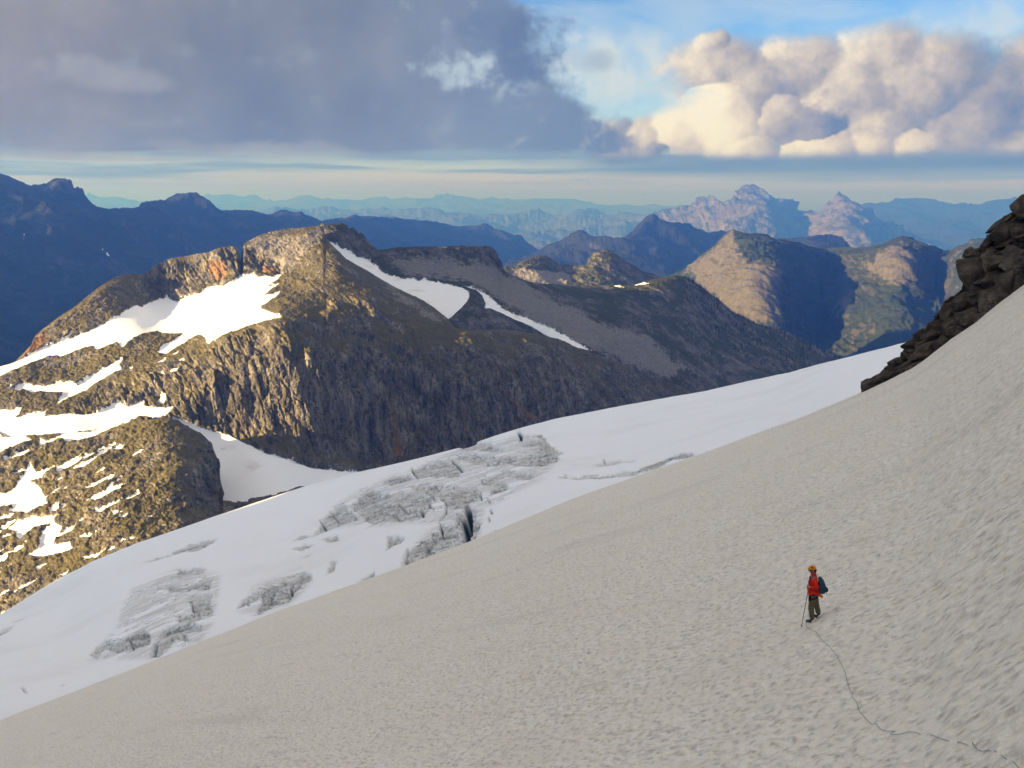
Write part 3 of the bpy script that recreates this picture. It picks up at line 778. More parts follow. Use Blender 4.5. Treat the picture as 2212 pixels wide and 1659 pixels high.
def low_relief(P, U, V, T, at):
    s = 1 - sstep(at['snow'], -.35, .25)
    c1, c2, ci = worley2(P[..., 0] + 1.5 * fbm(P, 9, 2, seed=43.), P[..., 2] * 1.1 + .5 * P[..., 1], 5.0, 12)
    d = (_cell[ci, 2] - .5) * 2.0 - 1.0 * sstep(c2 - c1, .14, .02) + 4 * (fbm(P, 55, 4, .55, True, (1, 1, 1.6), 40.0) - .1) + 1.2 * fbm(P, 14, 4, .66, True, (1, 1, 1.3), 41.0) + .8 * fbm(P, 4, 2, .6, True, (1, 1, 1), 42.0)
    return s * d * (0.35 + .65 * sstep(T, 0, .06)) + (1 - s) * .4


TOP_KNOB = line([(-260, 985), (-100, 962), (0, 946), (120, 938), (216, 932), (250, 920), (289, 911.5), (333, 908), (362, 905), (383, 909), (398, 920), (429.5, 935), (445, 948), (455.6, 958), (461, 976), (472, 1000), (474, 1030), (476, 1064), (480, 1082), (520, 1088), (560, 1080), (600, 1070), (640, 1054), (660, 1050), (690, 1052), (720, 1066)])
sheet('rock_knob', 'lower sunlit rock hump streaked with snow strips in front of the saddle', -260, 720, 540, 240, TOP_KNOB,
      lambda u: np.interp(u, [-260, 0, 200, 450, 660, 720], [1500, 1380, 1265, 1165, 1095, 1090]),
      depth_fn([(-260, 990, 1080), (0, 946, 1060), (120, 938, 1045), (216, 932, 1030), (289, 912, 1015), (362, 905, 1000), (400, 925, 990), (455, 960, 985), (474, 1030, 955), (480, 1082, 905), (560, 1082, 890), (660, 1052, 900), (720, 1070, 900),
                (380, 980, 915), (430, 1010, 900), (420, 1060, 870), (300, 960, 955), (200, 1000, 945), (0, 1040, 985), (100, 1150, 860), (0, 1250, 830), (0, 1380, 770), (200, 1200, 800), (350, 1100, 835), (450, 1120, 830), (660, 1090, 860), (-260, 1500, 740), (-260, 1200, 900), (300, 1200, 765)]),
      MAT_MASSIF, low_relief, (60, 70), attrs=low_attr, jag=1.5, jagsize=6)

# ------------------------------------------------------------------ the crevassed glacier below
CG = lambda p: cr(p, 720, 936, .293)
ICE = [CG(p) for p in (
    [(1420, 10), (1540, 0), (1590, 70), (1640, 110), (1700, 145), (1650, 165), (1680, 185), (1640, 215), (1560, 235), (1450, 245), (1300, 235), (1210, 235), (1120, 245), (1000, 215), (900, 190), (850, 170), (960, 145), (1060, 155), (1200, 170),
     (1500, 152), (1300, 140), (1440, 128), (1500, 100), (1350, 100), (1320, 80), (1390, 60), (1520, 38), (1410, 30)],
    [(900, 120), (960, 85), (1050, 60), (1150, 75), (1220, 110), (1260, 130), (1180, 140), (1060, 125), (960, 130)],
    [(1090, 360), (1140, 300), (1250, 275), (1380, 280), (1490, 290), (1470, 330), (1400, 340), (1280, 320), (1210, 345), (1170, 380), (1100, 378)],
    [(1145, 400), (1200, 345), (1260, 360), (1305, 400), (1250, 430), (1160, 450)],
    [(1660, 320), (1700, 300), (1760, 320), (1900, 305), (2050, 290), (2212, 265), (2350, 220), (2500, 160), (2640, 140), (2660, 160), (2500, 205), (2380, 260), (2212, 310), (2050, 325), (1900, 335), (1780, 340), (1690, 335)],
    [(1740, 235), (1850, 228), (2000, 222), (2100, 200), (2250, 190), (2200, 210), (2050, 235), (1900, 243)],
    [(150, 500), (230, 420), (290, 410), (350, 440), (470, 425), (600, 420), (680, 440), (740, 490), (720, 550), (660, 600), (640, 620), (520, 650), (400, 650), (300, 670), (230, 650), (200, 600), (120, 560)],
    [(590, 265), (700, 210), (790, 190), (880, 220), (940, 270), (930, 320), (860, 330), (760, 320), (650, 330), (610, 320)],
    [(540, 390), (700, 370), (850, 380), (950, 390), (1050, 390), (1090, 450), (1060, 500), (950, 550), (860, 560), (780, 480), (640, 430)],
    [(0, 540), (90, 530), (120, 580), (180, 640), (100, 660), (0, 690)], [(350, 370), (380, 340), (440, 300), (520, 310), (580, 345), (500, 365), (420, 385)],
    [(490, 980), (510, 900), (560, 860), (660, 780), (760, 700), (800, 670), (880, 690), (930, 740), (900, 620), (930, 580), (980, 540), (1050, 570), (1050, 650), (1090, 660), (1060, 740), (1030, 800), (1000, 860), (870, 900), (760, 950), (600, 1000)],
    [(390, 760), (440, 750), (520, 760), (500, 800), (430, 830), (390, 860)], [(170, 1090), (220, 1050), (310, 1000), (300, 1050), (230, 1095)])]
ICE += [C4(p) for p in (
    [(440, 1265), (470, 1230), (520, 1195), (560, 1200), (640, 1165), (720, 1140), (750, 1170), (740, 1210), (640, 1250), (580, 1260), (520, 1230), (480, 1290)],
    [(750, 1280), (770, 1210), (800, 1130), (900, 1120), (1010, 1115), (1000, 1150), (920, 1160), (950, 1200), (870, 1190), (830, 1250), (790, 1280)],
    [(1170, 1045), (1200, 1000), (1260, 960), (1330, 910), (1380, 900), (1440, 870), (1500, 860), (1550, 860), (1550, 900), (1460, 960), (1440, 1000), (1340, 1040), (1270, 1075), (1300, 980), (1220, 1020)],
    [(870, 1100), (890, 1070), (960, 1060), (950, 1010), (910, 990), (960, 965), (1050, 960), (1050, 1020), (1060, 1060), (1010, 1085), (940, 1110)],
    [(680, 950), (780, 935), (850, 915), (900, 920), (1000, 890), (1070, 875), (1040, 940), (960, 950), (850, 960), (830, 940)], [(770, 910), (860, 880), (890, 840), (1030, 835), (1000, 860), (860, 890)],
    [(700, 805), (860, 750), (920, 730), (1000, 700), (1100, 685), (1060, 710), (980, 750), (870, 770), (740, 805)], [(-40, 1165), (0, 1150), (80, 1115), (50, 1145), (0, 1170)], [(60, 1105), (150, 1065), (100, 1100)],
    [(1440, 710), (1500, 670), (1560, 680), (1600, 600), (1640, 550), (1700, 530), (1760, 560), (1790, 600), (1700, 620), (1600, 660), (1520, 690)], [(1440, 740), (1500, 715), (1570, 720), (1500, 750)], [(1600, 690), (1680, 670), (1690, 695), (1630, 705)],
    [(1610, 880), (1650, 800), (1680, 800), (1660, 850)], [(830, 1040), (880, 1025), (860, 1045)], [(1480, 775), (1560, 765), (1520, 778)])]
CREV = [(CG(p), w, d) for p, w, d in (
    ([(575, 255), (600, 300), (622, 332)], 2.2, 4), ([(870, 195), (930, 250), (952, 285)], 2.2, 5), ([(1365, -10), (1385, 20), (1378, 48)], 3.4, 7), ([(690, 430), (730, 460), (752, 492)], 2.0, 4), ([(645, 555), (660, 612)], 2.4, 5),
    ([(430, 580), (470, 610), (500, 645)], 1.8, 3), ([(785, 670), (800, 745)], 2.0, 5), ([(900, 690), (915, 650), (925, 610)], 3.0, 8), ([(985, 545), (1000, 640), (985, 720), (985, 800)], 5.5, 12), ([(945, 600), (965, 680), (960, 760), (965, 810)], 4.0, 9),
    ([(1158, 562), (1166, 590)], 2.0, 4), ([(1144, 618), (1149, 648)], 1.6, 3), ([(1135, 480), (1150, 505)], 1.6, 3), ([(835, 520), (825, 590), (790, 640)], 2.4, 3), ([(545, 855), (505, 960)], 2.6, 5), ([(1185, 705), (1192, 720)], 1.5, 2),
    ([(300, 385), (360, 345), (440, 300), (540, 285)], 1.5, 2), ([(200, 425), (290, 390)], 1.5, 2), ([(520, 345), (540, 310), (580, 345)], 1.6, 3), ([(1090, 345), (1110, 360)], 2, 3), ([(1080, 430), (1090, 490)], 2, 3), ([(1995, 195), (2000, 215)], 1.8, 3),
    ([(990, 205), (1100, 235), (1210, 240)], 1.4, 1.5), ([(850, 175), (990, 145), (1080, 160)], 1.3, 1.5), ([(1200, 240), (1230, 170)], 2.0, 2.5), ([(1400, 240), (1560, 235)], 1.4, 1.5), ([(340, 560), (420, 590), (480, 640)], 1.2, 1.5), ([(480, 510), (530, 570)], 1.6, 3),
    ([(620, 500), (700, 520), (740, 560)], 1.2, 1.5), ([(730, 740), (700, 800), (640, 900), (580, 930)], 2.4, 3))]
CREV += [(C4(p), w, d) for p, w, d in (
    ([(752, 1280), (770, 1215)], 2.6, 6), ([(1330, 1030), (1350, 970), (1385, 925)], 2.2, 4), ([(1440, 985), (1455, 900)], 2.2, 5), ([(1395, 925), (1415, 900)], 2, 4), ([(1480, 930), (1500, 870)], 2, 4), ([(790, 1250), (830, 1240)], 2, 4), ([(560, 1230), (600, 1200)], 1.4, 2),
    ([(640, 1180), (660, 1240)], 1.6, 3), ([(950, 1010), (960, 1050)], 1.8, 3), ([(880, 1085), (930, 1105)], 1.6, 2.5), ([(110, 1430), (135, 1455)], 2, 3), ([(305, 1420), (315, 1415)], 1.6, 2), ([(1590, 600), (1620, 640)], 2, 3), ([(1650, 560), (1680, 600)], 1.6, 2.5), ([(1210, 1010), (1240, 1020)], 1.6, 2.5))]


def pline_sd(u, v, pts):
    d = np.full(u.shape, 99.0); p = np.array(pts)
    m = (u > p[:, 0].min() - 14) & (u < p[:, 0].max() + 14) & (v > p[:, 1].min() - 14) & (v < p[:, 1].max() + 14)
    a, b = u[m], v[m]; dd = np.full(a.shape, 99.0)
    for (x1, y1), (x2, y2) in zip(pts[:-1], pts[1:]):
        ex, ey = x2 - x1, y2 - y1
        tt = np.clip(((a - x1) * ex + (b - y1) * ey) / (ex * ex + ey * ey), 0, 1)
        dd = np.minimum(dd, np.hypot(a - x1 - tt * ex, b - y1 - tt * ey))
    d[m] = dd
    return d


def glacier_attr(P, U, V):
    w1 = fbm(P, 14, 3, .5, seed=50.0); w2 = fbm(P, 14, 3, .5, seed=51.0)
    Uw, Vw = U + 5 * w1 + 1.5 * fbm(P, 3, 2, .5, seed=52.), V + 4 * w2 + 1.2 * fbm(P, 3, 2, .5, seed=53.)
    ice = polys_sd(Uw, Vw, ICE)
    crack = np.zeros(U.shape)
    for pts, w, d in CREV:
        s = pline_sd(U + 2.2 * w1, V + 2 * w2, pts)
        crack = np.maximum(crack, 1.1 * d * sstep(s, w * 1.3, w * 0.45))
    x, y = P[..., 0] + 4 * w1, P[..., 1] + 4 * w2
    a, b = 0.80 * x + 0.6 * y, -0.6 * x + 0.80 * y
    f1, f2, cid = worley2(a / 2.6, b, 6.5, 5)
    g1, g2, gid = worley2(a / 1.7, b, 2.4, 9)
    m = sstep(ice, 0, 5)
    blocks = (_cell[cid, 2] - .5) * 4.2 + (_cell[gid, 1] - .5) * 1.3 - 3.4 * sstep(f2 - f1, .12, .01) - 1.1 * sstep(g2 - g1, .10, .01)
    ph = (P[..., 1] * .92 + P[..., 0] * .38 + 9 * fbm(P, 40, 3, .5, seed=58.) + 2.0 * fbm(P, 9, 2, .5, seed=59.)) / 8.5
    saw = ph - np.floor(ph); amp = .35 + 1.0 * sstep(fbm(P, 35, 2, .5, seed=60.), -.3, .4)
    shelf = amp * (1 - saw) * 3.4
    face = amp * sstep(saw, .80, .97)
    blocks = blocks * .22 + shelf * .36 - .8
    m = sstep(ice, -2, 4)
    zone = polys_sd(Uw, Vw, [CG([(0, 520), (200, 400), (560, 260), (900, 90), (1400, -10), (1720, 140), (1560, 340), (1320, 470), (1130, 560), (1100, 740), (1000, 870), (600, 1010), (470, 980), (620, 760), (740, 680), (300, 700), (0, 710)]),
                             C4([(430, 1300), (560, 1130), (640, 930), (880, 820), (1110, 850), (1080, 1100), (1000, 1210), (760, 1300)]), C4([(1160, 1060), (1250, 930), (1500, 830), (1580, 900), (1450, 1030), (1270, 1090)])]) / 16.0
    return {'zone': zone, 'shelf': m * face, 'ice': ice / 6.0, 'crack': crack, 'blocks': m * blocks, 'fissure': m * np.maximum(sstep(f2 - f1, .12, .02), .6 * sstep(g2 - g1, .1, .02))}


def glacier_relief(P, U, V, T, at):
    m = sstep(at['ice'], -.1, .35)
    return at['blocks'] - 0.9 * m - at['crack'] + (1 - m) * (.5 * fbm(P, 45, 3, .5, seed=55.) + .12 * fbm(P, 6, 3, .5, seed=56.)) + m * .30 * fbm(P, 5, 3, .6, True, seed=57.)


gm, gt, gb = material('glacier_snow')
p = gt.node('ShaderNodeNewGeometry').outputs['Position']
na = gt.noise(p, 1 / 60.0, 5, .55); nb = gt.noise(p, 1 / 2.2, 5, .6); nc = gt.noise(gt.vmul(p, (.45, 1, 1.6)), 1 / 7.0, 5, .65)
snowc = gt.mix(gt.mul(gt.smooth(na, .48, .68), .30), (.86, .86, .885, 1), (.70, .685, .68, 1))
icec = gt.ramp(gt.add(gt.mul(nc, .6), gt.mul(nb, .4)), [(.30, (.36, .345, .335, 1)), (.46, (.53, .515, .50, 1)), (.60, (.72, .73, .745, 1))])
icem = gt.smooth(gt.add(gt.attr('ice').outputs['Fac'], gt.add(gt.mul(gt.sub(nb, .5), 1.0), gt.mul(gt.sub(nc, .48), 3.0))), -.1, .5)
zn = gt.smooth(gt.add(gt.attr('zone').outputs['Fac'], gt.mul(gt.sub(na, .5), 1.2)), -.2, .8)
nd = gt.noise(gt.vmul(p, (.42, 1, 1.2)), 1 / 13.0, 5, .62, .8)
snowc = gt.mix(gt.mul(zn, gt.mul(gt.smooth(nd, .42, .64), .9)), snowc, (.56, .545, .53, 1))
hair = gt.smooth(gt.math('ABSOLUTE', gt.sub(nd, .47)), .014, .002)
hair2 = gt.smooth(gt.math('ABSOLUTE', gt.sub(gt.noise(gt.vmul(p, (.35, 1, 1)), 1 / 5.0, 3, .6, .5), .5)), .012, .002)
c = gt.mix(icem, snowc, icec)
c = gt.mix(gt.mul(zn, gt.mul(hair, .9)), c, (.17, .19, .20, 1))
c = gt.mix(gt.mul(icem, gt.mul(hair2, .6)), c, (.20, .21, .215, 1))
c = gt.mix(gt.mul(gt.smooth(gt.attr('fissure').outputs['Fac'], .2, 1.0), .8), c, (.15, .185, .20, 1))
c = gt.mix(gt.mul(gt.smooth(gt.attr('shelf').outputs['Fac'], .15, 1.0), .75), c, gt.ramp(nb, [(.35, (.20, .215, .22, 1)), (.65, (.42, .43, .43, 1))]))
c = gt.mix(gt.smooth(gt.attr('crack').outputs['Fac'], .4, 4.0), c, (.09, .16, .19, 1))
gt.l.new(c, gb.inputs['Base Color']); gb.inputs['Roughness'].default_value = .65
bump(gt, gb, gt.add(gt.mul(nb, .35), gt.noise(p, 1 / .6, 3, .6)), .25, .5)

TOP_GLACIER = line([(-300, 1480), (-100, 1388), (0, 1328), (60, 1290), (130, 1248), (200, 1213), (300, 1172), (450, 1120), (560, 1083), (660, 1050), (770, 1020), (880, 996), (1000, 965), (1070, 941), (1130, 923), (1200, 905), (1300, 885), (1400, 866), (1520, 845), (1700, 805), (1830, 772), (1960, 738), (2100, 702), (2300, 655)])
EDGE = line([(-400, 1700), (-150, 1612), (0, 1557), (62, 1531), (170, 1490), (300, 1440), (420, 1392), (600, 1320), (740, 1270), (870, 1223), (1030, 1163), (1250, 1072), (1500, 985), (1720, 905), (1866, 845), (1915, 823), (1971, 795), (2005, 772), (2053, 733), (2107, 696), (2158, 654), (2212, 614), (2300, 545), (2500, 400), (2750, 230)])
sheet('glacier', 'white glacier basin broken by grey dirty ice and crevasses', -300, 2300, 1120, 250, TOP_GLACIER, lambda u: EDGE(u) + 110,
      depth_fn([(-300, 1480, 560), (0, 1330, 585), (200, 1215, 605), (450, 1120, 605), (660, 1050, 600), (770, 1020, 595), (1000, 965, 580), (1130, 925, 580), (1300, 885, 600), (1520, 845, 620), (1700, 805, 620), (1960, 740, 590), (2300, 660, 560),
                (-300, 1660, 230), (0, 1560, 225), (420, 1400, 235), (870, 1230, 245), (1250, 1080, 250), (1500, 1000, 260), (1720, 915, 260), (1866, 855, 270), (2300, 750, 360),
                (-300, 1770, 170), (0, 1665, 175), (870, 1330, 175), (1500, 1100, 180), (400, 1250, 420), (900, 1080, 395), (1300, 980, 395), (1700, 860, 420), (150, 1380, 410), (950, 1020, 490), (650, 1150, 460)]),
      gm, glacier_relief, (150, 170), attrs=glacier_attr, nback=10)

# ------------------------------------------------------------------ the snow slope the walker stands on
W_EDGE = line([(-400, 1 / 190.), (0, 1 / 165.), (900, 1 / 140.), (1500, 1 / 115.), (1866, 1 / 98.), (2212, 1 / 90.), (2750, 1 / 80.)])
ALPHA, S0 = 5.05e-5, 0.0016


def slope_r(u, v):
    vv = np.maximum(v - EDGE(u), 0.0) * ALPHA
    s = 0.5 * (vv + np.sqrt(vv * vv + 4 * vv * S0))
    return 1.0 / (W_EDGE(u) + s)


def slope_base(u, v):
    return ray(u, v) * slope_r(u, v)[..., None]


_a, _b = slope_base(np.array([1800.0, 2000.0]), np.array([1480.0, 1412.0]))
_T = (_b - _a); _T[2] = 0; _T /= np.linalg.norm(_T)


def slope_coords(P):
    return P[..., 0] * _T[0] + P[..., 1] * _T[1], -P[..., 0] * _T[1] + P[..., 1] * _T[0]


def slope_cups(P):
    s, t = slope_coords(P)
    d = np.linalg.norm(P, axis=-1)
    w = .10 * perlin(np.stack([s / .5, t / .5, 0 * s], -1)); w2 = .10 * perlin(np.stack([s / .5, t / .5, 0 * s + 9.5], -1))
    f1, f2, cid = worley2((s + w) / 1.35, t + w2, .20, 3)
    g1, g2, gid = worley2((s + w2) / 1.3, t + w, .46, 8)
    cup = np.clip(f1, 0, 1) ** 1.6 - .35
    fade = sstep(d, 120, 35)
    q = np.stack([s / 1.6, t / .8, 0 * s], -1)
    h = fade * (.060 * cup + .060 * (np.clip(g1, 0, 1) ** 1.5 - .35)) + .05 * fbm(q, 1.0, 4, .55) * sstep(d, 200, 60)
    h = h + .16 * fbm(np.stack([s / 14, t / 5, 0 * s + 4], -1), 1.0, 3, .5)
    return h, cup


def slope_point(u, v, lift=0.0):
    P = slope_base(np.array([[u]], float), np.array([[v]], float))
    e = 1.5
    a = slope_base(np.array(u + e, float), np.array(v, float)) - P[0, 0]; b = slope_base(np.array(u, float), np.array(v + e, float)) - P[0, 0]
    n = np.cross(b, a); n /= np.linalg.norm(n); n *= np.sign((n * -P[0, 0]).sum())
    h, _ = slope_cups(P)
    return Vector(P[0, 0] + n * (h[0, 0] + lift))


nu, nv = 1000, 380
u = np.linspace(-260, 2480, nu); tt = np.linspace(0, 1, nv)
U = np.repeat(u[None], nv, 0); V = EDGE(u)[None] + (2050 - EDGE(u))[None] * (tt ** 1.25)[:, None]
P = slope_base(U, V); N = grid_normals(P)
N[0] = N[1]
hh, cup = slope_cups(P)
s_, t_ = slope_coords(P)
P = P + N * hh[..., None]
B = back_rows(P, 70, 60, 8)
P = np.concatenate([B, P], 0)
sm, st_, sb = material('dirty_summer_snow')
sc = st_.attr('sc').outputs['Vector']; dcam = st_.attr('near').outputs['Fac']; cupf = st_.attr('cup').outputs['Fac']
wq = st_.node('ShaderNodeVectorMath', operation='ADD'); st_.l.new(sc, wq.inputs[0])
wn_ = st_.node('ShaderNodeVectorMath', operation='SCALE'); st_.l.new(st_.noise(sc, 3.5, 2, .5, out=1), wn_.inputs[0]); wn_.inputs['Scale'].default_value = .16
st_.l.new(wn_.outputs[0], wq.inputs[1]); sw = wq.outputs[0]
v1 = st_.voro(st_.vmul(sw, (.70, 1, 1)), 5.6, 'SMOOTH_F1'); v2 = st_.voro(st_.vmul(sw, (.62, 1, 1)), 2.3, 'SMOOTH_F1')
k1 = st_.noise(st_.vmul(sc, (.55, 1, 1)), .45, 6, .62); k2 = st_.noise(st_.vmul(sc, (.6, 1.2, 1)), 4.5, 5, .7); k3 = st_.noise(st_.vmul(sc, (.06, .35, 1)), .5, 5, .65); k4 = st_.noise(sc, 16.0, 3, .7)
c = st_.mix(st_.smooth(k1, .35, .68), (.85, .79, .685, 1), (.93, .875, .775, 1))
c = st_.mix(st_.mul(st_.smooth(v1, .42, .05), .55), c, (.44, .395, .36, 1))
c = st_.mix(st_.mul(st_.smooth(st_.add(k2, st_.mul(st_.sub(k1, .5), .5)), .50, .70), .50), c, (.42, .365, .34, 1))
c = st_.mix(st_.mul(st_.smooth(v2, .30, .02), .25), c, (.50, .46, .44, 1))
c = st_.mix(st_.mul(st_.smooth(k3, .53, .72), .30), c, (.52, .475, .43, 1))
c = st_.mix(st_.mul(st_.smooth(st_.noise(st_.vmul(sw, (.20, 2.2, 1)), 1.0, 6, .72), .57, .70), .40), c, (.40, .34, .315, 1))
st_.l.new(c, sb.inputs['Base Color']); sb.inputs['Roughness'].default_value = .8
bump(st_, sb, st_.add(st_.mul(v1, .9), st_.add(st_.mul(k4, .30), st_.mul(k2, .6))), 1.0, .20)
ob = mesh_grid('snow_slope', P, sm, {'sc': ext(np.stack([s_, t_, 0 * s_], -1), 8), 'cup': ext(cup, 8), 'near': ext(np.linalg.norm(P[8:], axis=-1), 8)})
structure(ob, 'steep dirty summer snow slope pitted with small cups, dropping to the left')

# ------------------------------------------------------------------ valley floor, the ridge that shades the slope, the air
vm, vt, vb = material('valley_floor')
p = vt.node('ShaderNodeNewGeometry').outputs['Position']
vt.l.new(vt.ramp(vt.noise(p, 1 / 900., 6, .6), [(.35, (.035, .05, .022, 1)), (.6, (.07, .075, .045, 1)), (.75, (.12, .11, .09, 1))]), vb.inputs['Base Color'])
g = np.sinh(np.linspace(-5, 5, 90)) / np.sinh(5) * 95000
GX, GY = np.meshgrid(g, g)
GZ = -1520 + 40 * fbm(np.stack([GX, GY, 0 * GX], -1), 3000, 3)
structure(mesh_grid('valley_floor', np.stack([GX, GY, GZ], -1), vm), 'dark forested valley floor far below the mountains')

gx, gy = np.meshgrid(np.linspace(-2400, -330, 150), np.linspace(-2600, 620, 220))
q = np.stack([gx, gy, 0 * gx], -1)
crest = np.interp(gy, [-2600, -1500, -600, -262, -92, -2, 88, 268], [240, 290, 290, 285, 270, 210, -60, -560]) + 22 * fbm(np.stack([0 * gy, gy, 0 * gy], -1), 260, 4, .55)
gz = crest - .72 * np.abs(gx + 950 + 90 * fbm(q, 700, 3)) + 30 * fbm(q, 220, 5, .55, True)
structure(mesh_grid('west_ridge', np.stack([gx, gy, gz], -1), MAT_BACK, {'snow': np.full(gx.shape, -3.), 'pale': np.full(gx.shape, -1.), 'rust': np.full(gx.shape, -1.)}), 'rocky ridge west of the slope that keeps it in shade')


def box_mesh(name, lo, hi, mat):
    bm = bmesh.new(); bmesh.ops.create_cube(bm, size=1.0)
    for v in bm.verts:
        v.co = Vector([lo[i] if v.co[i] < 0 else hi[i] for i in range(3)])
    me = bpy.data.meshes.new(name); bm.to_mesh(me); bm.free(); me.materials.append(mat)
    o = bpy.data.objects.new(name, me); COL.objects.link(o)
    return o


hm = bpy.data.materials.new('haze'); hm.use_nodes = True; hm.node_tree.nodes.clear(); ht = NT(hm.node_tree)
ho = ht.node('ShaderNodeOutputMaterial'); hv = ht.node('ShaderNodeVolumePrincipled')
hv.inputs['Color'].default_value = (.072, .245, 1.0, 1); hv.inputs['Density'].default_value = 1.1e-4
hv.inputs['Absorption Color'].default_value = (.88, .86, 1, 1); hv.inputs['Anisotropy'].default_value = 0.65
ht.l.new(hv.outputs[0], ho.inputs['Volume'])
hz = box_mesh('haze', (-97000, -97000, -1640), (97000, 97000, 375), hm)
hz['kind'] = 'stuff'; hz['label'] = 'thin blue haze filling the air over the valleys'

# ------------------------------------------------------------------ helpers for built things
def plain(name, col, rough=.8, noise_size=None, amt=.25):
    m, t, b = material(name)
    b.inputs['Roughness'].default_value = rough
    if noise_size:
        p = t.node('ShaderNodeTexCoord').outputs['Object']
        n = t.noise(p, 1 / noise_size, 4, .6)
        t.l.new(t.mix(t.smooth(n, .3, .7), tuple(c * (1 - amt) for c in col) + (1,), tuple(min(1, c * (1 + amt)) for c in col) + (1,)), b.inputs['Base Color'])
    else:
        b.inputs['Base Color'].default_value = col + (1,)
    return m


def link_mesh(name, me, mat, parent=None, smooth=False):
    me.materials.clear(); me.materials.append(mat)
    if smooth:
        me.polygons.foreach_set('use_smooth', [True] * len(me.polygons))
    o = bpy.data.objects.new(name, me); COL.objects.link(o)
    if parent:
        o.parent = parent
    return o


def thing(name, label, cat, loc, rotz=0.0, group=None):
    o = bpy.data.objects.new(name, None); COL.objects.link(o)
    o.location = loc; o.rotation_euler = (0, 0, rotz); o.empty_display_size = .2
    return tag(o, label, cat, group)


def tag(o, label, cat, group=None):
    o['label'] = label; o['category'] = cat
    if group:
        o['group'] = group
    return o


def tube_mesh(name, pts, rads, sides=8, cap=True):
    bm = bmesh.new(); rings = []
    pts = [Vector(p) for p in pts]
    up = Vector((.13, .31, .94))
    for i, p in enumerate(pts):
        d = (pts[min(i + 1, len(pts) - 1)] - pts[max(i - 1, 0)]).normalized()
        a = d.cross(up); a = a.normalized() if a.length > 1e-4 else d.orthogonal().normalized()
        b = d.cross(a).normalized()
        r = rads[i] if hasattr(rads, '__len__') else rads
        rx, ry = r if hasattr(r, '__len__') else (r, r)
        rings.append([bm.verts.new(p + a * rx * math.cos(2 * math.pi * k / sides) + b * ry * math.sin(2 * math.pi * k / sides)) for k in range(sides)])
    for r0, r1 in zip(rings[:-1], rings[1:]):
        for k in range(sides):
            bm.faces.new((r0[k], r0[(k + 1) % sides], r1[(k + 1) % sides], r1[k]))
    if cap:
        bm.faces.new(rings[0][::-1]); bm.faces.new(rings[-1])
    bmesh.ops.recalc_face_normals(bm, faces=bm.faces)
    me = bpy.data.meshes.new(name); bm.to_mesh(me); bm.free()
    return me


def skin_mesh(name, joints, edges, root, sub=2):
    keys = list(joints)
    me = bpy.data.meshes.new(name + '_frame')
    me.from_pydata([joints[k][:3] for k in keys], [(keys.index(a), keys.index(b)) for a, b in edges], [])
    o = bpy.data.objects.new(name + '_frame', me); COL.objects.link(o)
    md = o.modifiers.new('skin', 'SKIN'); md.use_smooth_shade = True; md.branch_smoothing = .6
    sv = me.skin_vertices[0].data
    for i, k in enumerate(keys):
        r = joints[k][3]
        sv[i].radius = r if hasattr(r, '__len__') else (r, r)
        sv[i].use_root = (k == root)
    ss = o.modifiers.new('sub', 'SUBSURF'); ss.levels = sub; ss.render_levels = sub
    bpy.context.view_layer.update()
    dg = bpy.context.evaluated_depsgraph_get()
    new = bpy.data.meshes.new_from_object(o.evaluated_get(dg))
    new.name = name
    bpy.data.objects.remove(o)
    new.polygons.foreach_set('use_smooth', [True] * len(new.polygons))
    return new


# ------------------------------------------------------------------ dark rock outcrop on the crest of the snow slope
om, ot, obd = material('outcrop_rock')
p = ot.node('ShaderNodeTexCoord').outputs['Object']
o1 = ot.noise(p, .9, 6, .62); o2 = ot.noise(p, 5.0, 6, .68); o3 = ot.noise(ot.vmul(p, (1, 1, 3.0)), 2.2, 5, .6)
rnd = ot.node('ShaderNodeObjectInfo').outputs['Random']
kk = ot.add(ot.mul(o1, .45), ot.add(ot.mul(o2, .3), ot.mul(o3, .25)))
c = ot.ramp(kk, [(.36, (.022, .019, .017, 1)), (.5, (.066, .056, .048, 1)), (.63, (.15, .132, .112, 1))])
c = ot.mix(ot.mul(ot.smooth(ot.noise(p, 1.6, 5, .6), .54, .68), .55), c, (.085, .082, .048, 1))
c = ot.mulc(c, ot.mix(rnd, (.75, .74, .74, 1), (1.6, 1.52, 1.4, 1)))
ot.l.new(c, obd.inputs['Base Color'])
bump(ot, obd, ot.add(ot.add(o2, o3), ot.mul(ot.noise(p, 14.0, 4, .7), .4)), 1.0, .22)

OUT_TOP = line([(1862, 842), (1866, 826), (1892, 814), (1911, 805), (1918, 786), (1940, 775), (1957, 760), (1962, 744), (1972, 728), (1997, 716), (2005, 708), (2031, 668), (2040, 650), (2062, 638), (2080, 622), (2086, 580), (2100, 548), (2118, 534), (2135, 515), (2142, 496), (2165, 476), (2199, 459), (2206, 440), (2230, 418), (2300, 370), (2420, 300)])
rock = thing('rock_outcrop', 'dark brown craggy outcrop of stacked boulders rising from the snow crest', 'rocks', Vector(slope_base(np.array(2005.), np.array(774.))))
RB = rock.location.copy()
u = np.linspace(1862, 2420, 240); tt = np.linspace(0, 1, 110)
U = np.repeat(u[None], 110, 0); vt = OUT_TOP(u); vb = EDGE(u) + 16
V = vt[None] + (vb - vt)[None] * tt[:, None]
R0 = 1 / W_EDGE(U)
R_ = R0 - 1.2 + np.maximum(EDGE(U) - V, -16) / F * R0 * .55
P = ray(U, V) * R_[..., None]
N = grid_normals(P)
q = P + .5 * np.stack([fbm(P, 1.5, 2, .5, seed=61.), fbm(P, 1.5, 2, .5, seed=62.), fbm(P, 1.5, 2, .5, seed=63.)], -1)
f1, f2, cid = worley2(q[..., 0] * .9 + q[..., 1] * .3, q[..., 2] * 1.3, 1.3, 2)
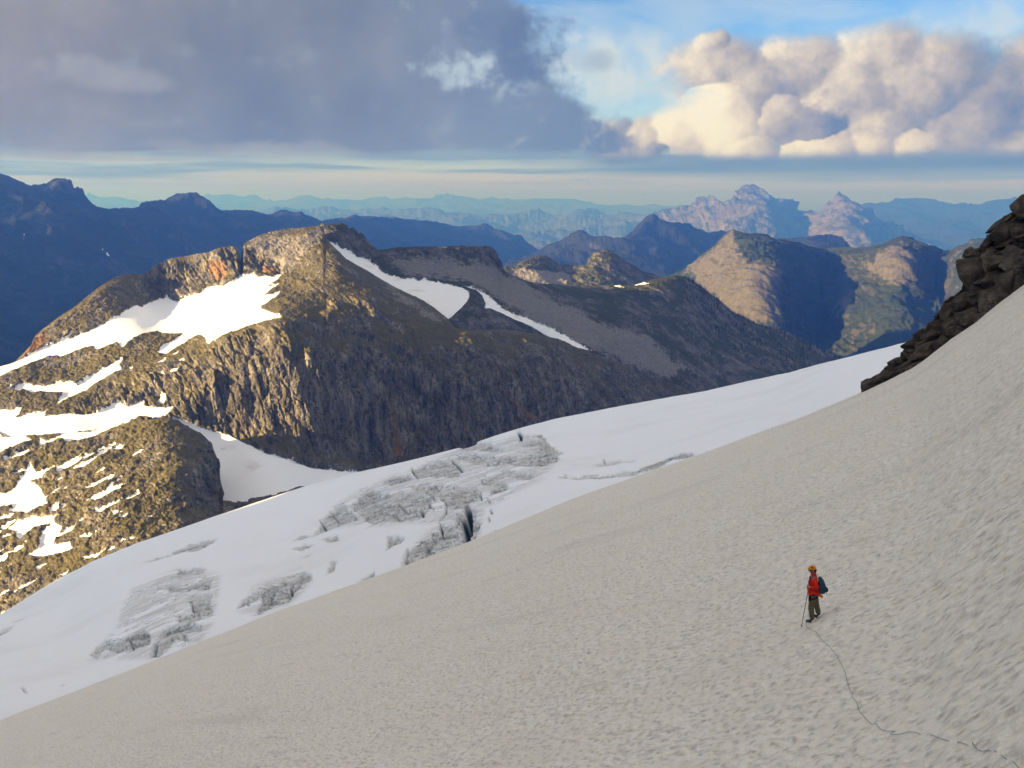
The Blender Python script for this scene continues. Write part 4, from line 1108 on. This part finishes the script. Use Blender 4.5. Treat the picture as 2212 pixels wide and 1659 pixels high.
h1, h2, hid = worley2(q[..., 0] * .9 + q[..., 2] * .5, q[..., 2] * 1.2 - .3 * q[..., 0], .5, 6)
disp = (_cell[cid, 0] - .45) * 1.1 - .45 * sstep(f2 - f1, .14, .02) + (_cell[hid, 1] - .5) * .3 - .15 * sstep(h2 - h1, .14, .02) + .12 * fbm(P, .4, 3, .6, True)
P = P + N * (disp * sstep(V, vt[None] - 1, vt[None] + 14))[..., None]
P = np.concatenate([back_rows(P, 9, 12, 6), P], 0)
core = mesh_grid('bedrock', P - np.array(RB), om, smooth=False); core.parent = rock


def boulder_mesh(seed, angular=.5):
    r = random.Random(seed); bm = bmesh.new()
    for i in range(12):
        v = Vector((r.gauss(0, 1), r.gauss(0, 1), r.gauss(0, 1))).normalized()
        m = max(abs(v.x), abs(v.y), abs(v.z)); v = v.lerp(v / m, angular)
        bm.verts.new(v * r.uniform(.42, .52))
    bmesh.ops.convex_hull(bm, input=bm.verts)
    lone = [v for v in bm.verts if not v.link_faces]
    bmesh.ops.delete(bm, geom=lone, context='VERTS')
    bmesh.ops.bevel(bm, geom=list(bm.edges), offset=.03, segments=1, affect='EDGES')
    bmesh.ops.triangulate(bm, faces=bm.faces[:])
    bmesh.ops.subdivide_edges(bm, edges=[e for e in bm.edges if e.calc_length() > .18], cuts=2, use_grid_fill=True)
    bmesh.ops.triangulate(bm, faces=bm.faces[:])
    co = np.array([v.co[:] for v in bm.verts]); n1 = fbm(co + seed * 3.1, .34, 3, .6, True); n2 = fbm(co + seed * 7.7, .12, 2, .6)
    for v, a_, b_ in zip(bm.verts, n1, n2):
        v.co *= 1 + .07 * float(a_) + .05 * float(b_)
    me = bpy.data.meshes.new('boulder'); bm.to_mesh(me); bm.free(); me.materials.append(om)
    return me


BLD = [boulder_mesh(k) for k in range(14)]
rr = random.Random(11)
spots = [(2102, 588, 78, 92, .1), (2168, 505, 76, 66, -.4), (2218, 442, 56, 52, 0), (2150, 560, 62, 46, -.3), (2195, 560, 64, 56, .2), (2150, 606, 56, 40, -.5), (2112, 636, 46, 46, .3), (2078, 652, 44, 38, -.4), (2140, 646, 48, 62, .15),
         (2182, 612, 54, 60, 0), (2050, 670, 40, 40, -.6), (2062, 704, 46, 34, -.6), (2098, 684, 44, 40, -.4), (2026, 706, 40, 34, -.6), (2008, 726, 40, 28, -.6), (1986, 726, 32, 32, 0), (1996, 754, 66, 30, -.6), (2040, 738, 48, 30, -.6), (1966, 752, 20, 18, 0),
         (1956, 766, 20, 16, 0), (1945, 776, 26, 16, -.5), (1930, 784, 26, 20, -.3), (1914, 799, 9, 16, 0), (1962, 786, 50, 20, -.5), (1928, 806, 50, 18, -.45), (1886, 827, 50, 22, -.4), (1906, 812, 44, 16, -.4), (1874, 832, 20, 24, 0),
         (2200, 500, 40, 50, .3), (2130, 530, 34, 26, -.6), (2090, 545, 26, 20, -.7), (2210, 610, 40, 40, 0), (2240, 560, 60, 50, 0), (2250, 490, 60, 60, 0), (2260, 430, 60, 60, .3), (2300, 400, 70, 60, 0), (2300, 480, 70, 60, 0)]
for _ in range(120):
    uu = rr.uniform(1875, 2260); f = rr.random()
    vv = OUT_TOP(uu) * (1 - f) + EDGE(uu) * f
    s_ = (6 + 24 * rr.random() ** 2.2) * (.6 + .4 * (uu - 1880) / 380)
    spots.append((uu, vv, s_ * rr.uniform(1.1, 2.6), s_, rr.uniform(-.85, -.2)))
for i, (uu, vv, w, h, rot) in enumerate(spots):
    uu, vv = float(uu), float(vv)
    r0 = 1 / float(W_EDGE(uu)); rad = r0 - 1.2 + max(float(EDGE(uu)) - vv, -6) / F * r0 * .55
    px = r0 / F
    d = Vector(ray(uu, vv)); pos = d * (rad - .10 * w * px)
    o = bpy.data.objects.new('boulder', BLD[i % len(BLD)]); COL.objects.link(o); o.parent = rock
    az = math.atan2(d.x, d.y)
    o.location = pos - RB
    o.rotation_mode = 'QUATERNION'
    o.rotation_quaternion = Quaternion((0, 0, 1), -az) @ Quaternion((0, 1, 0), -rot * 1.0 * -1 if False else rot) @ Quaternion((0, 0, 1), rr.choice((0, math.pi)) + rr.uniform(-.3, .3))
    o.scale = (w * px * 1.08, .75 * max(w, h) * px, h * px * 1.08)

# ------------------------------------------------------------------ the walker
M_SKIN = plain('skin', (.42, .22, .16), .6); M_RED = plain('red_jacket', (.62, .022, .012), .75, .06, .22); M_PANTS = plain('olive_trousers', (.115, .098, .060), .9, .05, .25)
M_BOOT = plain('boot_leather', (.045, .05, .065), .7); M_HELM = plain('orange_helmet', (.62, .25, .015), .35); M_DARK = plain('black_webbing', (.012, .012, .018), .8)
M_PACK = plain('blue_pack_fabric', (.022, .060, .085), .8, .07, .3); M_ORANGE = plain('orange_fabric', (.70, .20, .03), .8, .04, .2); M_METAL = plain('pole_metal', (.10, .10, .11), .4)
M_LENS = plain('dark_lens', (.01, .01, .012), .15); M_HAIR = plain('brown_hair', (.05, .03, .02), .9); M_GLOVE = plain('dark_glove', (.035, .025, .06), .85); M_ROPE = plain('teal_rope', (.15, .21, .22), .9, .01, .3)

fl, fr = slope_point(1744, 1343.0), slope_point(1759, 1341.5)
base = (fl + fr) / 2 + Vector((.07, 0, .02))
az = math.atan2(base.x, base.y)
MW = Matrix.Translation(base) @ Matrix.Rotation(-az, 4, 'Z')
inv = MW.inverted()
lf, rf = inv @ fl, inv @ fr
# keep both feet a natural stance apart in depth
lf = Vector((-.075, -.05, 0)); rf = Vector((.10, .07, 0))


def ground_z(local):
    w = MW @ local; wl = np.array([w.x, w.y, w.z])
    # find the slope height below a point by walking the view parameters
    uu, vv = 1750.0, 1342.0
    for _ in range(12):
        p0 = np.array(slope_point(uu, vv)); pu = np.array(slope_point(uu + 2, vv)); pv = np.array(slope_point(uu, vv + 2))
        J = np.stack([(pu - p0)[:2] / 2, (pv - p0)[:2] / 2], 1)
        du = np.linalg.solve(J, wl[:2] - p0[:2]); du = np.clip(du, -15, 15)
        uu += float(du[0]) * .7; vv += float(du[1]) * .7
    return float(p0[2]) - base.z


lf.z = ground_z(lf); rf.z = ground_z(rf)
person = thing('person', 'walker in red jacket, orange helmet and olive trousers standing on the snow slope', 'person', base, -az)
J = {'pelvis': (.01, 0, .93, .105), 'spine': (.02, 0, 1.08, .095), 'chest': (.03, 0, 1.27, .11), 'neckbase': (.02, 0, 1.42, .06), 'neck': (-.005, 0, 1.48, .05), 'skull': (-.03, 0, 1.57, (.085, .075)), 'crown': (-.03, 0, 1.655, (.07, .062)),
     'lsh': (.035, -.165, 1.385, .05), 'lel': (.095, -.215, 1.13, .042), 'lwr': (-.085, -.175, 1.115, .03), 'lhand': (-.135, -.160, 1.12, (.026, .038)), 'rsh': (.035, .165, 1.385, .05), 'rel': (.06, .225, 1.13, .042), 'rwr': (-.085, .18, .955, .03), 'rhand': (-.135, .165, .925, (.026, .038)),
     'lhip': (.0, -.09, .89, .085), 'lkn': (-.065 + lf.x * .2, -.095, .47 + lf.z * .5, .058), 'lan': (lf.x + .035, lf.y, .09 + lf.z, .036), 'ltoe': (lf.x - .08, lf.y - .01, .04 + lf.z, .02),
     'rhip': (.02, .09, .89, .085), 'rkn': (.045 + rf.x * .2, .10, .47 + rf.z * .5, .058), 'ran': (rf.x + .035, rf.y, .09 + rf.z, .036), 'rtoe': (rf.x - .08, rf.y + .01, .04 + rf.z, .02), 'nose': (-.118, 0, 1.565, .014), 'chin': (-.085, 0, 1.505, .026)}
E = [('pelvis', 'spine'), ('spine', 'chest'), ('chest', 'neckbase'), ('neckbase', 'neck'), ('neck', 'skull'), ('skull', 'crown'), ('skull', 'nose'), ('neck', 'chin'), ('chest', 'lsh'), ('lsh', 'lel'), ('lel', 'lwr'), ('lwr', 'lhand'), ('chest', 'rsh'), ('rsh', 'rel'), ('rel', 'rwr'), ('rwr', 'rhand'),
     ('pelvis', 'lhip'), ('lhip', 'lkn'), ('lkn', 'lan'), ('lan', 'ltoe'), ('pelvis', 'rhip'), ('rhip', 'rkn'), ('rkn', 'ran'), ('ran', 'rtoe')]
for side in 'lr':
    hx, hy, hz_, _ = J[side + 'hand']
    for k, (dy, ln) in enumerate([(-.030, .060), (-.011, .072), (.010, .068), (.029, .052)]):
        a, b_ = side + 'f%da' % k, side + 'f%db' % k
        J[a] = (hx - ln * .55, hy + dy, hz_ - .012, .0085); J[b_] = (hx - ln * .62, hy + dy * .9, hz_ - .012 - ln * .5, .0075)
        E += [(side + 'hand', a), (a, b_)]
    J[side + 'tha'] = (hx - .02, hy + (.04 if side == 'l' else -.04), hz_ + .03, .0095); J[side + 'thb'] = (hx - .055, hy + (.035 if side == 'l' else -.035), hz_ + .035, .008)
    E += [(side + 'hand', side + 'tha'), (side + 'tha', side + 'thb')]
link_mesh('body', skin_mesh('body', J, E, 'pelvis'), M_SKIN, person, True)
jk = ['pelvis', 'spine', 'chest', 'neckbase', 'lsh', 'lel', 'lwr', 'rsh', 'rel', 'rwr']
JJ = {'hem': (.01, 0, .985, .165), 'pelvis': (.01, 0, 1.03, .165), 'spine': (.015, 0, 1.12, .152), 'chest': (.025, 0, 1.27, .155), 'neckbase': (.015, 0, 1.415, .118), 'collar': (-.005, 0, 1.50, .085),
      'lsh': (.035, -.175, 1.375, .088), 'lel': (.095, -.22, 1.13, .078), 'lwr': (-.085, -.178, 1.115, .055), 'rsh': (.035, .175, 1.375, .088), 'rel': (.06, .23, 1.13, .078), 'rwr': (-.085, .183, .958, .055)}
JE = [('hem', 'pelvis'), ('pelvis', 'spine'), ('spine', 'chest'), ('chest', 'neckbase'), ('neckbase', 'collar'), ('chest', 'lsh'), ('lsh', 'lel'), ('lel', 'lwr'), ('chest', 'rsh'), ('rsh', 'rel'), ('rel', 'rwr')]
link_mesh('jacket', skin_mesh('jacket', JJ, JE, 'pelvis'), M_RED, person, True)
TJ = {'pelvis': (.015, 0, .955, .135), 'lhip': (.0, -.075, .80, .105), 'lkn': (J['lkn'][0], -.095, J['lkn'][2], .088), 'lan': (lf.x + .03, lf.y, .10 + lf.z, .082), 'rhip': (.03, .075, .80, .105), 'rkn': (J['rkn'][0], .10, J['rkn'][2], .088), 'ran': (rf.x + .03, rf.y, .10 + rf.z, .082)}
link_mesh('trousers', skin_mesh('trousers', TJ, [('pelvis', 'lhip'), ('lhip', 'lkn'), ('lkn', 'lan'), ('pelvis', 'rhip'), ('rhip', 'rkn'), ('rkn', 'ran')], 'pelvis'), M_PANTS, person, True)
for f_, tw in ((lf, -.02), (rf, .02)):
    bj = {'a': (f_.x + .06, f_.y, .05 + f_.z, (.058, .06)), 'up': (f_.x + .045, f_.y, .14 + f_.z, .052), 'b': (f_.x - .03, f_.y + tw * .4, .045 + f_.z, (.055, .055)), 'c': (f_.x - .12, f_.y + tw, .032 + f_.z, (.05, .042)), 'd': (f_.x - .155, f_.y + tw, .03 + f_.z, (.03, .026))}
    link_mesh('boot', skin_mesh('boot', bj, [('a', 'up'), ('a', 'b'), ('b', 'c'), ('c', 'd')], 'a', 1), M_BOOT, person, True)
# helmet: a rimmed shell
bm = bmesh.new(); bmesh.ops.create_uvsphere(bm, u_segments=20, v_segments=12, radius=1)
bmesh.ops.delete(bm, geom=[v for v in bm.verts if v.co.z < -.12], context='VERTS')
for v in bm.verts:
    v.co = Vector((v.co.x * .122 - .022 - (.012 if v.co.z < .1 and v.co.x < -.3 else 0), v.co.y * .104, v.co.z * .108 + 1.628 + .02 * v.co.x))
bmesh.ops.solidify(bm, geom=bm.faces[:], thickness=.012)
me = bpy.data.meshes.new('helmet'); bm.to_mesh(me); bm.free()
helm = link_mesh('helmet', me, M_HELM, person, True)
for k in (-1, 0, 1):
    link_mesh('vent', tube_mesh('vent', [(-.06 + .03, -.100 + .012 * abs(k), 1.685 + .0), (.03, -.100, 1.690)] if k == 0 else [(-.05, -.085 * 1.0, 1.708 + .006 * k), (.01, -.083, 1.712 + .006 * k)], .008, 6), M_DARK, helm)
link_mesh('hair', tube_mesh('hair', [(.05, 0, 1.60), (.065, 0, 1.56), (.055, 0, 1.515)], [(.05, .062), (.035, .06), (.02, .05)], 10), M_HAIR, person, True)
link_mesh('sunglasses', tube_mesh('sunglasses', [(-.02, -.085, 1.592), (-.085, -.074, 1.590), (-.118, -.03, 1.588), (-.120, .03, 1.588), (-.085, .074, 1.590)], [.006, .018, .020, .020, .018], 8), M_LENS, person)
link_mesh('chin_strap', tube_mesh('chin_strap', [(-.02, -.09, 1.60), (-.035, -.082, 1.54), (-.06, -.03, 1.485), (-.06, .03, 1.485), (-.035, .082, 1.54)], .006, 6), M_DARK, person)
har = link_mesh('harness', tube_mesh('harness', [(.14 * math.cos(a) + .012, .17 * math.sin(a),  .885 + .01 * math.cos(a)) for a in np.linspace(0, 2 * math.pi, 17)], .022, 6, False), M_DARK, person)
link_mesh('leg_loop', tube_mesh('leg_loop', [(.0 + .115 * math.cos(a), -.085 + .105 * math.sin(a), .76 + .05 * math.cos(a)) for a in np.linspace(0, 2 * math.pi, 15)], .02, 6, False), M_DARK, har)
for k, (gx_, gz_) in enumerate([(-.115, .80), (-.095, .77), (-.075, .81), (-.12, .72)]):
    link_mesh('gear_sling', tube_mesh('gear_sling', [(gx_, -.13, .88), (gx_ - .01, -.135, gz_ - .02), (gx_ + .015, -.13, gz_ - .11)], [.014, .019, .013], 6), M_DARK, har)
for sd, key in (('l', 'lhand'), ('r', 'rhand')):
    hx, hy, hz_, _ = J[key]
    gj = {'w': (hx + .05, hy, hz_ + .0, .036), 'p': (hx, hy, hz_, (.034, .048))}; ge = [('w', 'p')]
    for k in range(4):
        for q_ in 'ab':
            x_, y_, z_, r_ = J[sd + 'f%d%s' % (k, q_)]; gj['%d%s' % (k, q_)] = (x_, y_, z_, r_ + .0045)
        ge += [('p', '%da' % k), ('%da' % k, '%db' % k)]
    for q_ in ('tha', 'thb'):
        x_, y_, z_, r_ = J[sd + q_]; gj[q_] = (x_, y_, z_, r_ + .0045)
    ge += [('p', 'tha'), ('tha', 'thb')]
    link_mesh('glove', skin_mesh('glove', gj, ge, 'p', 1), M_GLOVE, person, True)

pack = thing('backpack', 'dark teal blue backpack on the walker\'s back with an orange bundle below', 'backpack', base, -az)
prof = [(.915, .215, .065, .10), (.94, .235, .095, .125), (1.00, .250, .112, .138), (1.09, .250, .112, .140), (1.19, .238, .100, .134), (1.29, .218, .080, .120), (1.36, .198, .056, .10), (1.395, .188, .026, .065)]
bm = bmesh.new(); rings = []
for (z_, cx, hx_, hy_) in prof:
    ring = []
    for k in range(20):
        a = 2 * math.pi * k / 20; ca, sa = math.cos(a), math.sin(a)
        e_ = .55
        ring.append(bm.verts.new((cx + hx_ * math.copysign(abs(ca) ** e_, ca), hy_ * math.copysign(abs(sa) ** e_, sa), z_)))
    rings.append(ring)
for r0, r1 in zip(rings[:-1], rings[1:]):
    for k in range(20):
        bm.faces.new((r0[k], r0[(k + 1) % 20], r1[(k + 1) % 20], r1[k]))
bm.faces.new(rings[0][::-1]); bm.faces.new(rings[-1])
me = bpy.data.meshes.new('bag'); bm.to_mesh(me); bm.free()
bag = link_mesh('bag', me, M_PACK, pack, True)
link_mesh('pocket', tube_mesh('pocket', [(.335, 0, .965), (.345, 0, 1.03), (.34, 0, 1.10), (.32, 0, 1.14)], [(.06, .02), (.085, .028), (.08, .026), (.05, .012)], 12), M_PACK, bag, True)
for sy in (-1, 1):
    link_mesh('shoulder_strap', tube_mesh('shoulder_strap', [(.16, sy * .10, 1.36), (.07, sy * .115, 1.465), (-.03, sy * .12, 1.44), (-.095, sy * .12, 1.33), (-.115, sy * .12, 1.18), (-.05, sy * .165, 1.06), (.13, sy * .15, 1.0)], [(.02, .008)] * 7, 6), M_PACK, pack)
link_mesh('loose_strap', tube_mesh('loose_strap', [(.355, -.07, 1.08), (.365, -.075, 1.0), (.36, -.072, .90)], .007, 5), M_DARK, pack)
link_mesh('orange_bundle', tube_mesh('orange_bundle', [(.13, -.06, .885), (.19, -.075, .86), (.235, -.07, .83), (.255, -.05, .83)], [.022, .045, .05, .028], 10), M_ORANGE, pack, True)

# the walker leans a little forward
for root_ in (person, pack):
    todo = list(root_.children)
    while todo:
        o_ = todo.pop(); todo += list(o_.children)
        for v in o_.data.vertices:
            v.co.x -= .10 * max(0.0, v.co.z - .3) / 1.3

tip = slope_point(1729.6, 1353.0)
hand = MW @ Vector((-.155 - .046, .150, .905)); gripv = (hand - tip).normalized()
pole = thing('walking_pole', 'slim dark walking pole held by the walker, tip planted in the snow', 'pole', tip)
L_ = (hand - tip).length
q_ = lambda d: tuple(gripv * d)
link_mesh('shaft', tube_mesh('shaft', [q_(-.04), q_(.06), q_(L_ * .55), q_(L_ - .03)], [.005, .0095, .0105, .012], 8), M_METAL, pole)
link_mesh('grip', tube_mesh('grip', [q_(L_ - .06), q_(L_ + .02), q_(L_ + .10), q_(L_ + .13)], [.014, .017, .016, .020], 8), M_DARK, pole)
link_mesh('basket', tube_mesh('basket', [q_(.055), q_(.062)], [.035, .03], 12), M_DARK, pole)

# rope: runs from the harness down to the snow, then partly sunk in it
rp = [(305, 580, 0), (340, 610, 0), (380, 630, 0), (405, 668, 0), (430, 700, 0), (455, 722, 0), (480, 745, 0), (530, 800, 0), (552, 833, 0), (570, 870, 0), (590, 910, 0), (605, 945, 0), (612, 985, 0), (620, 1020, 0), (635, 1075, 0), (655, 1085, .015), (648, 1115, 0), (675, 1145, 0), (684, 1172, 0), (690, 1200, 0), (708, 1230, 0), (730, 1255, 0), (762, 1292, 0), (800, 1325, 0), (830, 1318, -.02),
      (845, 1338, 0), (870, 1365, 0), (905, 1380, 0), (945, 1390, 0), (990, 1393, .02), (955, 1418, .02), (1005, 1412, .01), (1060, 1405, 0), (1110, 1405, 0), (1160, 1405, .01), (1190, 1410, -.07), (1235, 1412, -.07), (1262, 1417, 0), (1320, 1436, 0), (1380, 1455, 0), (1410, 1457, -.07), (1440, 1458, -.07), (1455, 1462, 0), (1490, 1472, 0), (1520, 1480, 0), (1550, 1490, -.07), (1580, 1500, -.05), (1588, 1480, .03), (1595, 1500, .03),
      (1620, 1530, 0), (1660, 1534, 0), (1700, 1535, 0), (1725, 1540, -.07), (1750, 1546, -.06), (1765, 1552, 0), (1785, 1565, -.05), (1805, 1578, 0), (1830, 1600, 0), (1855, 1612, -.07), (1880, 1622, -.05), (1900, 1632, 0), (1950, 1690, 0), (2020, 1790, 0)]
pts = [MW @ Vector((-.18, -.03, .90)), MW @ Vector((-.17, -.10, .50)), MW @ Vector((-.16, -.22, .12))]
for x_, y_, lift in rp:
    pts.append(slope_point(1656 + .2839 * x_, 1188 + .2839 * y_, .022 + lift))
fine_pts = []
for i in range(len(pts) - 1):
    p0, p1, p2, p3 = pts[max(i - 1, 0)], pts[i], pts[i + 1], pts[min(i + 2, len(pts) - 1)]
    for k in range(3):
        t = k / 3
        fine_pts.append(.5 * ((2 * p1) + (p2 - p0) * t + (2 * p0 - 5 * p1 + 4 * p2 - p3) * t * t + (3 * p1 - p0 - 3 * p2 + p3) * t ** 3))
org = fine_pts[12].copy()
rope = link_mesh('rope', tube_mesh('rope', [p - org for p in fine_pts], .0055, 6), M_ROPE)
rope.location = org
tag(rope, 'thin grey-green climbing rope trailing across the snow from the walker', 'rope')

# ------------------------------------------------------------------ three far climbers crossing the sunlit saddle
bpy.context.view_layer.update()
mount = bpy.data.objects['rock_mountain']
kj = {'pelvis': (0, 0, .95, .15), 'chest': (0, 0, 1.35, .19), 'neck': (0, 0, 1.5, .07), 'head': (0, 0, 1.66, .11), 'lsh': (0, -.2, 1.4, .07), 'lha': (-.1, -.27, .95, .05), 'rsh': (0, .2, 1.4, .07), 'rha': (.15, .27, .95, .05), 'lk': (-.1, -.1, .5, .09), 'lf': (-.18, -.1, .06, .07), 'rk': (.08, .1, .5, .09), 'rf': (.18, .1, .06, .07)}
ke = [('pelvis', 'chest'), ('chest', 'neck'), ('neck', 'head'), ('chest', 'lsh'), ('lsh', 'lha'), ('chest', 'rsh'), ('rsh', 'rha'), ('pelvis', 'lk'), ('lk', 'lf'), ('pelvis', 'rk'), ('rk', 'rf')]
M_FARRED = plain('faded_red_clothing', (.40, .09, .06), .85)
far_me = skin_mesh('climber', kj, ke, 'pelvis', 1); far_me.materials.append(M_FARRED)
for k, (uu, vv) in enumerate([(477.5, 970.5), (482.0, 971.5), (487.0, 971.5)]):
    hit, loc, nrm, _ = mount.ray_cast(Vector((0, 0, 0)), Vector(ray(uu, vv)).normalized())
    if hit:
        o = bpy.data.objects.new('climber', far_me); COL.objects.link(o); o.location = loc; o.rotation_euler = (0, 0, .4 * k)
        tag(o, 'tiny far climber in reddish clothes on the shaded snow saddle', 'person', 'climbers roped together on the far saddle')

# ------------------------------------------------------------------ sparse dark conifers on the shaded ridge
ridge = bpy.data.objects['back_ridge']; tr = random.Random(5)
bm = bmesh.new(); n_trees = 0
RT = [(1410, 604), (1482, 598), (1513, 619), (1543, 642), (1582, 673), (1635, 700), (1692, 715), (1749, 741), (1826, 775)]
rtop = line(RT)
while n_trees < 520:
    uu = tr.uniform(1470, 1826) if tr.random() < .8 else tr.uniform(1350, 1826)
    vv = float(rtop(uu)) + 1.5 + (tr.random() ** 2.2) * 110 * min(1.0, .25 + (uu - 1400) / 400)
    n_trees += 1
    hit, loc, nrm, _ = ridge.ray_cast(Vector((0, 0, 0)), Vector(ray(uu, vv)).normalized())
    if not hit:
        continue
    h = tr.uniform(3.5, 9.0)
    for z0, z1, r_ in ((-1.0, .55, .20), (.28, .80, .15), (.55, 1.0, .10)):
        a0 = tr.uniform(0, 6.28); apex = bm.verts.new(loc + Vector((tr.uniform(-.03, .03) * h, 0, z1 * h)))
        ring = [bm.verts.new(loc + Vector((math.cos(a0 + k * math.pi / 3) * r_ * h * tr.uniform(.7, 1.2), math.sin(a0 + k * math.pi / 3) * r_ * h, z0 * h if z0 > 0 else z0))) for k in range(6)]
        for k in range(6):
            bm.faces.new((ring[k], ring[(k + 1) % 6], apex))
me = bpy.data.meshes.new('distant_conifers'); bm.to_mesh(me); bm.free()
con = link_mesh('distant_conifers', me, plain('conifer_green', (.020, .030, .014), .95))
con['kind'] = 'stuff'; con['label'] = 'thin scatter of dark conifers along the shaded right-hand ridge'
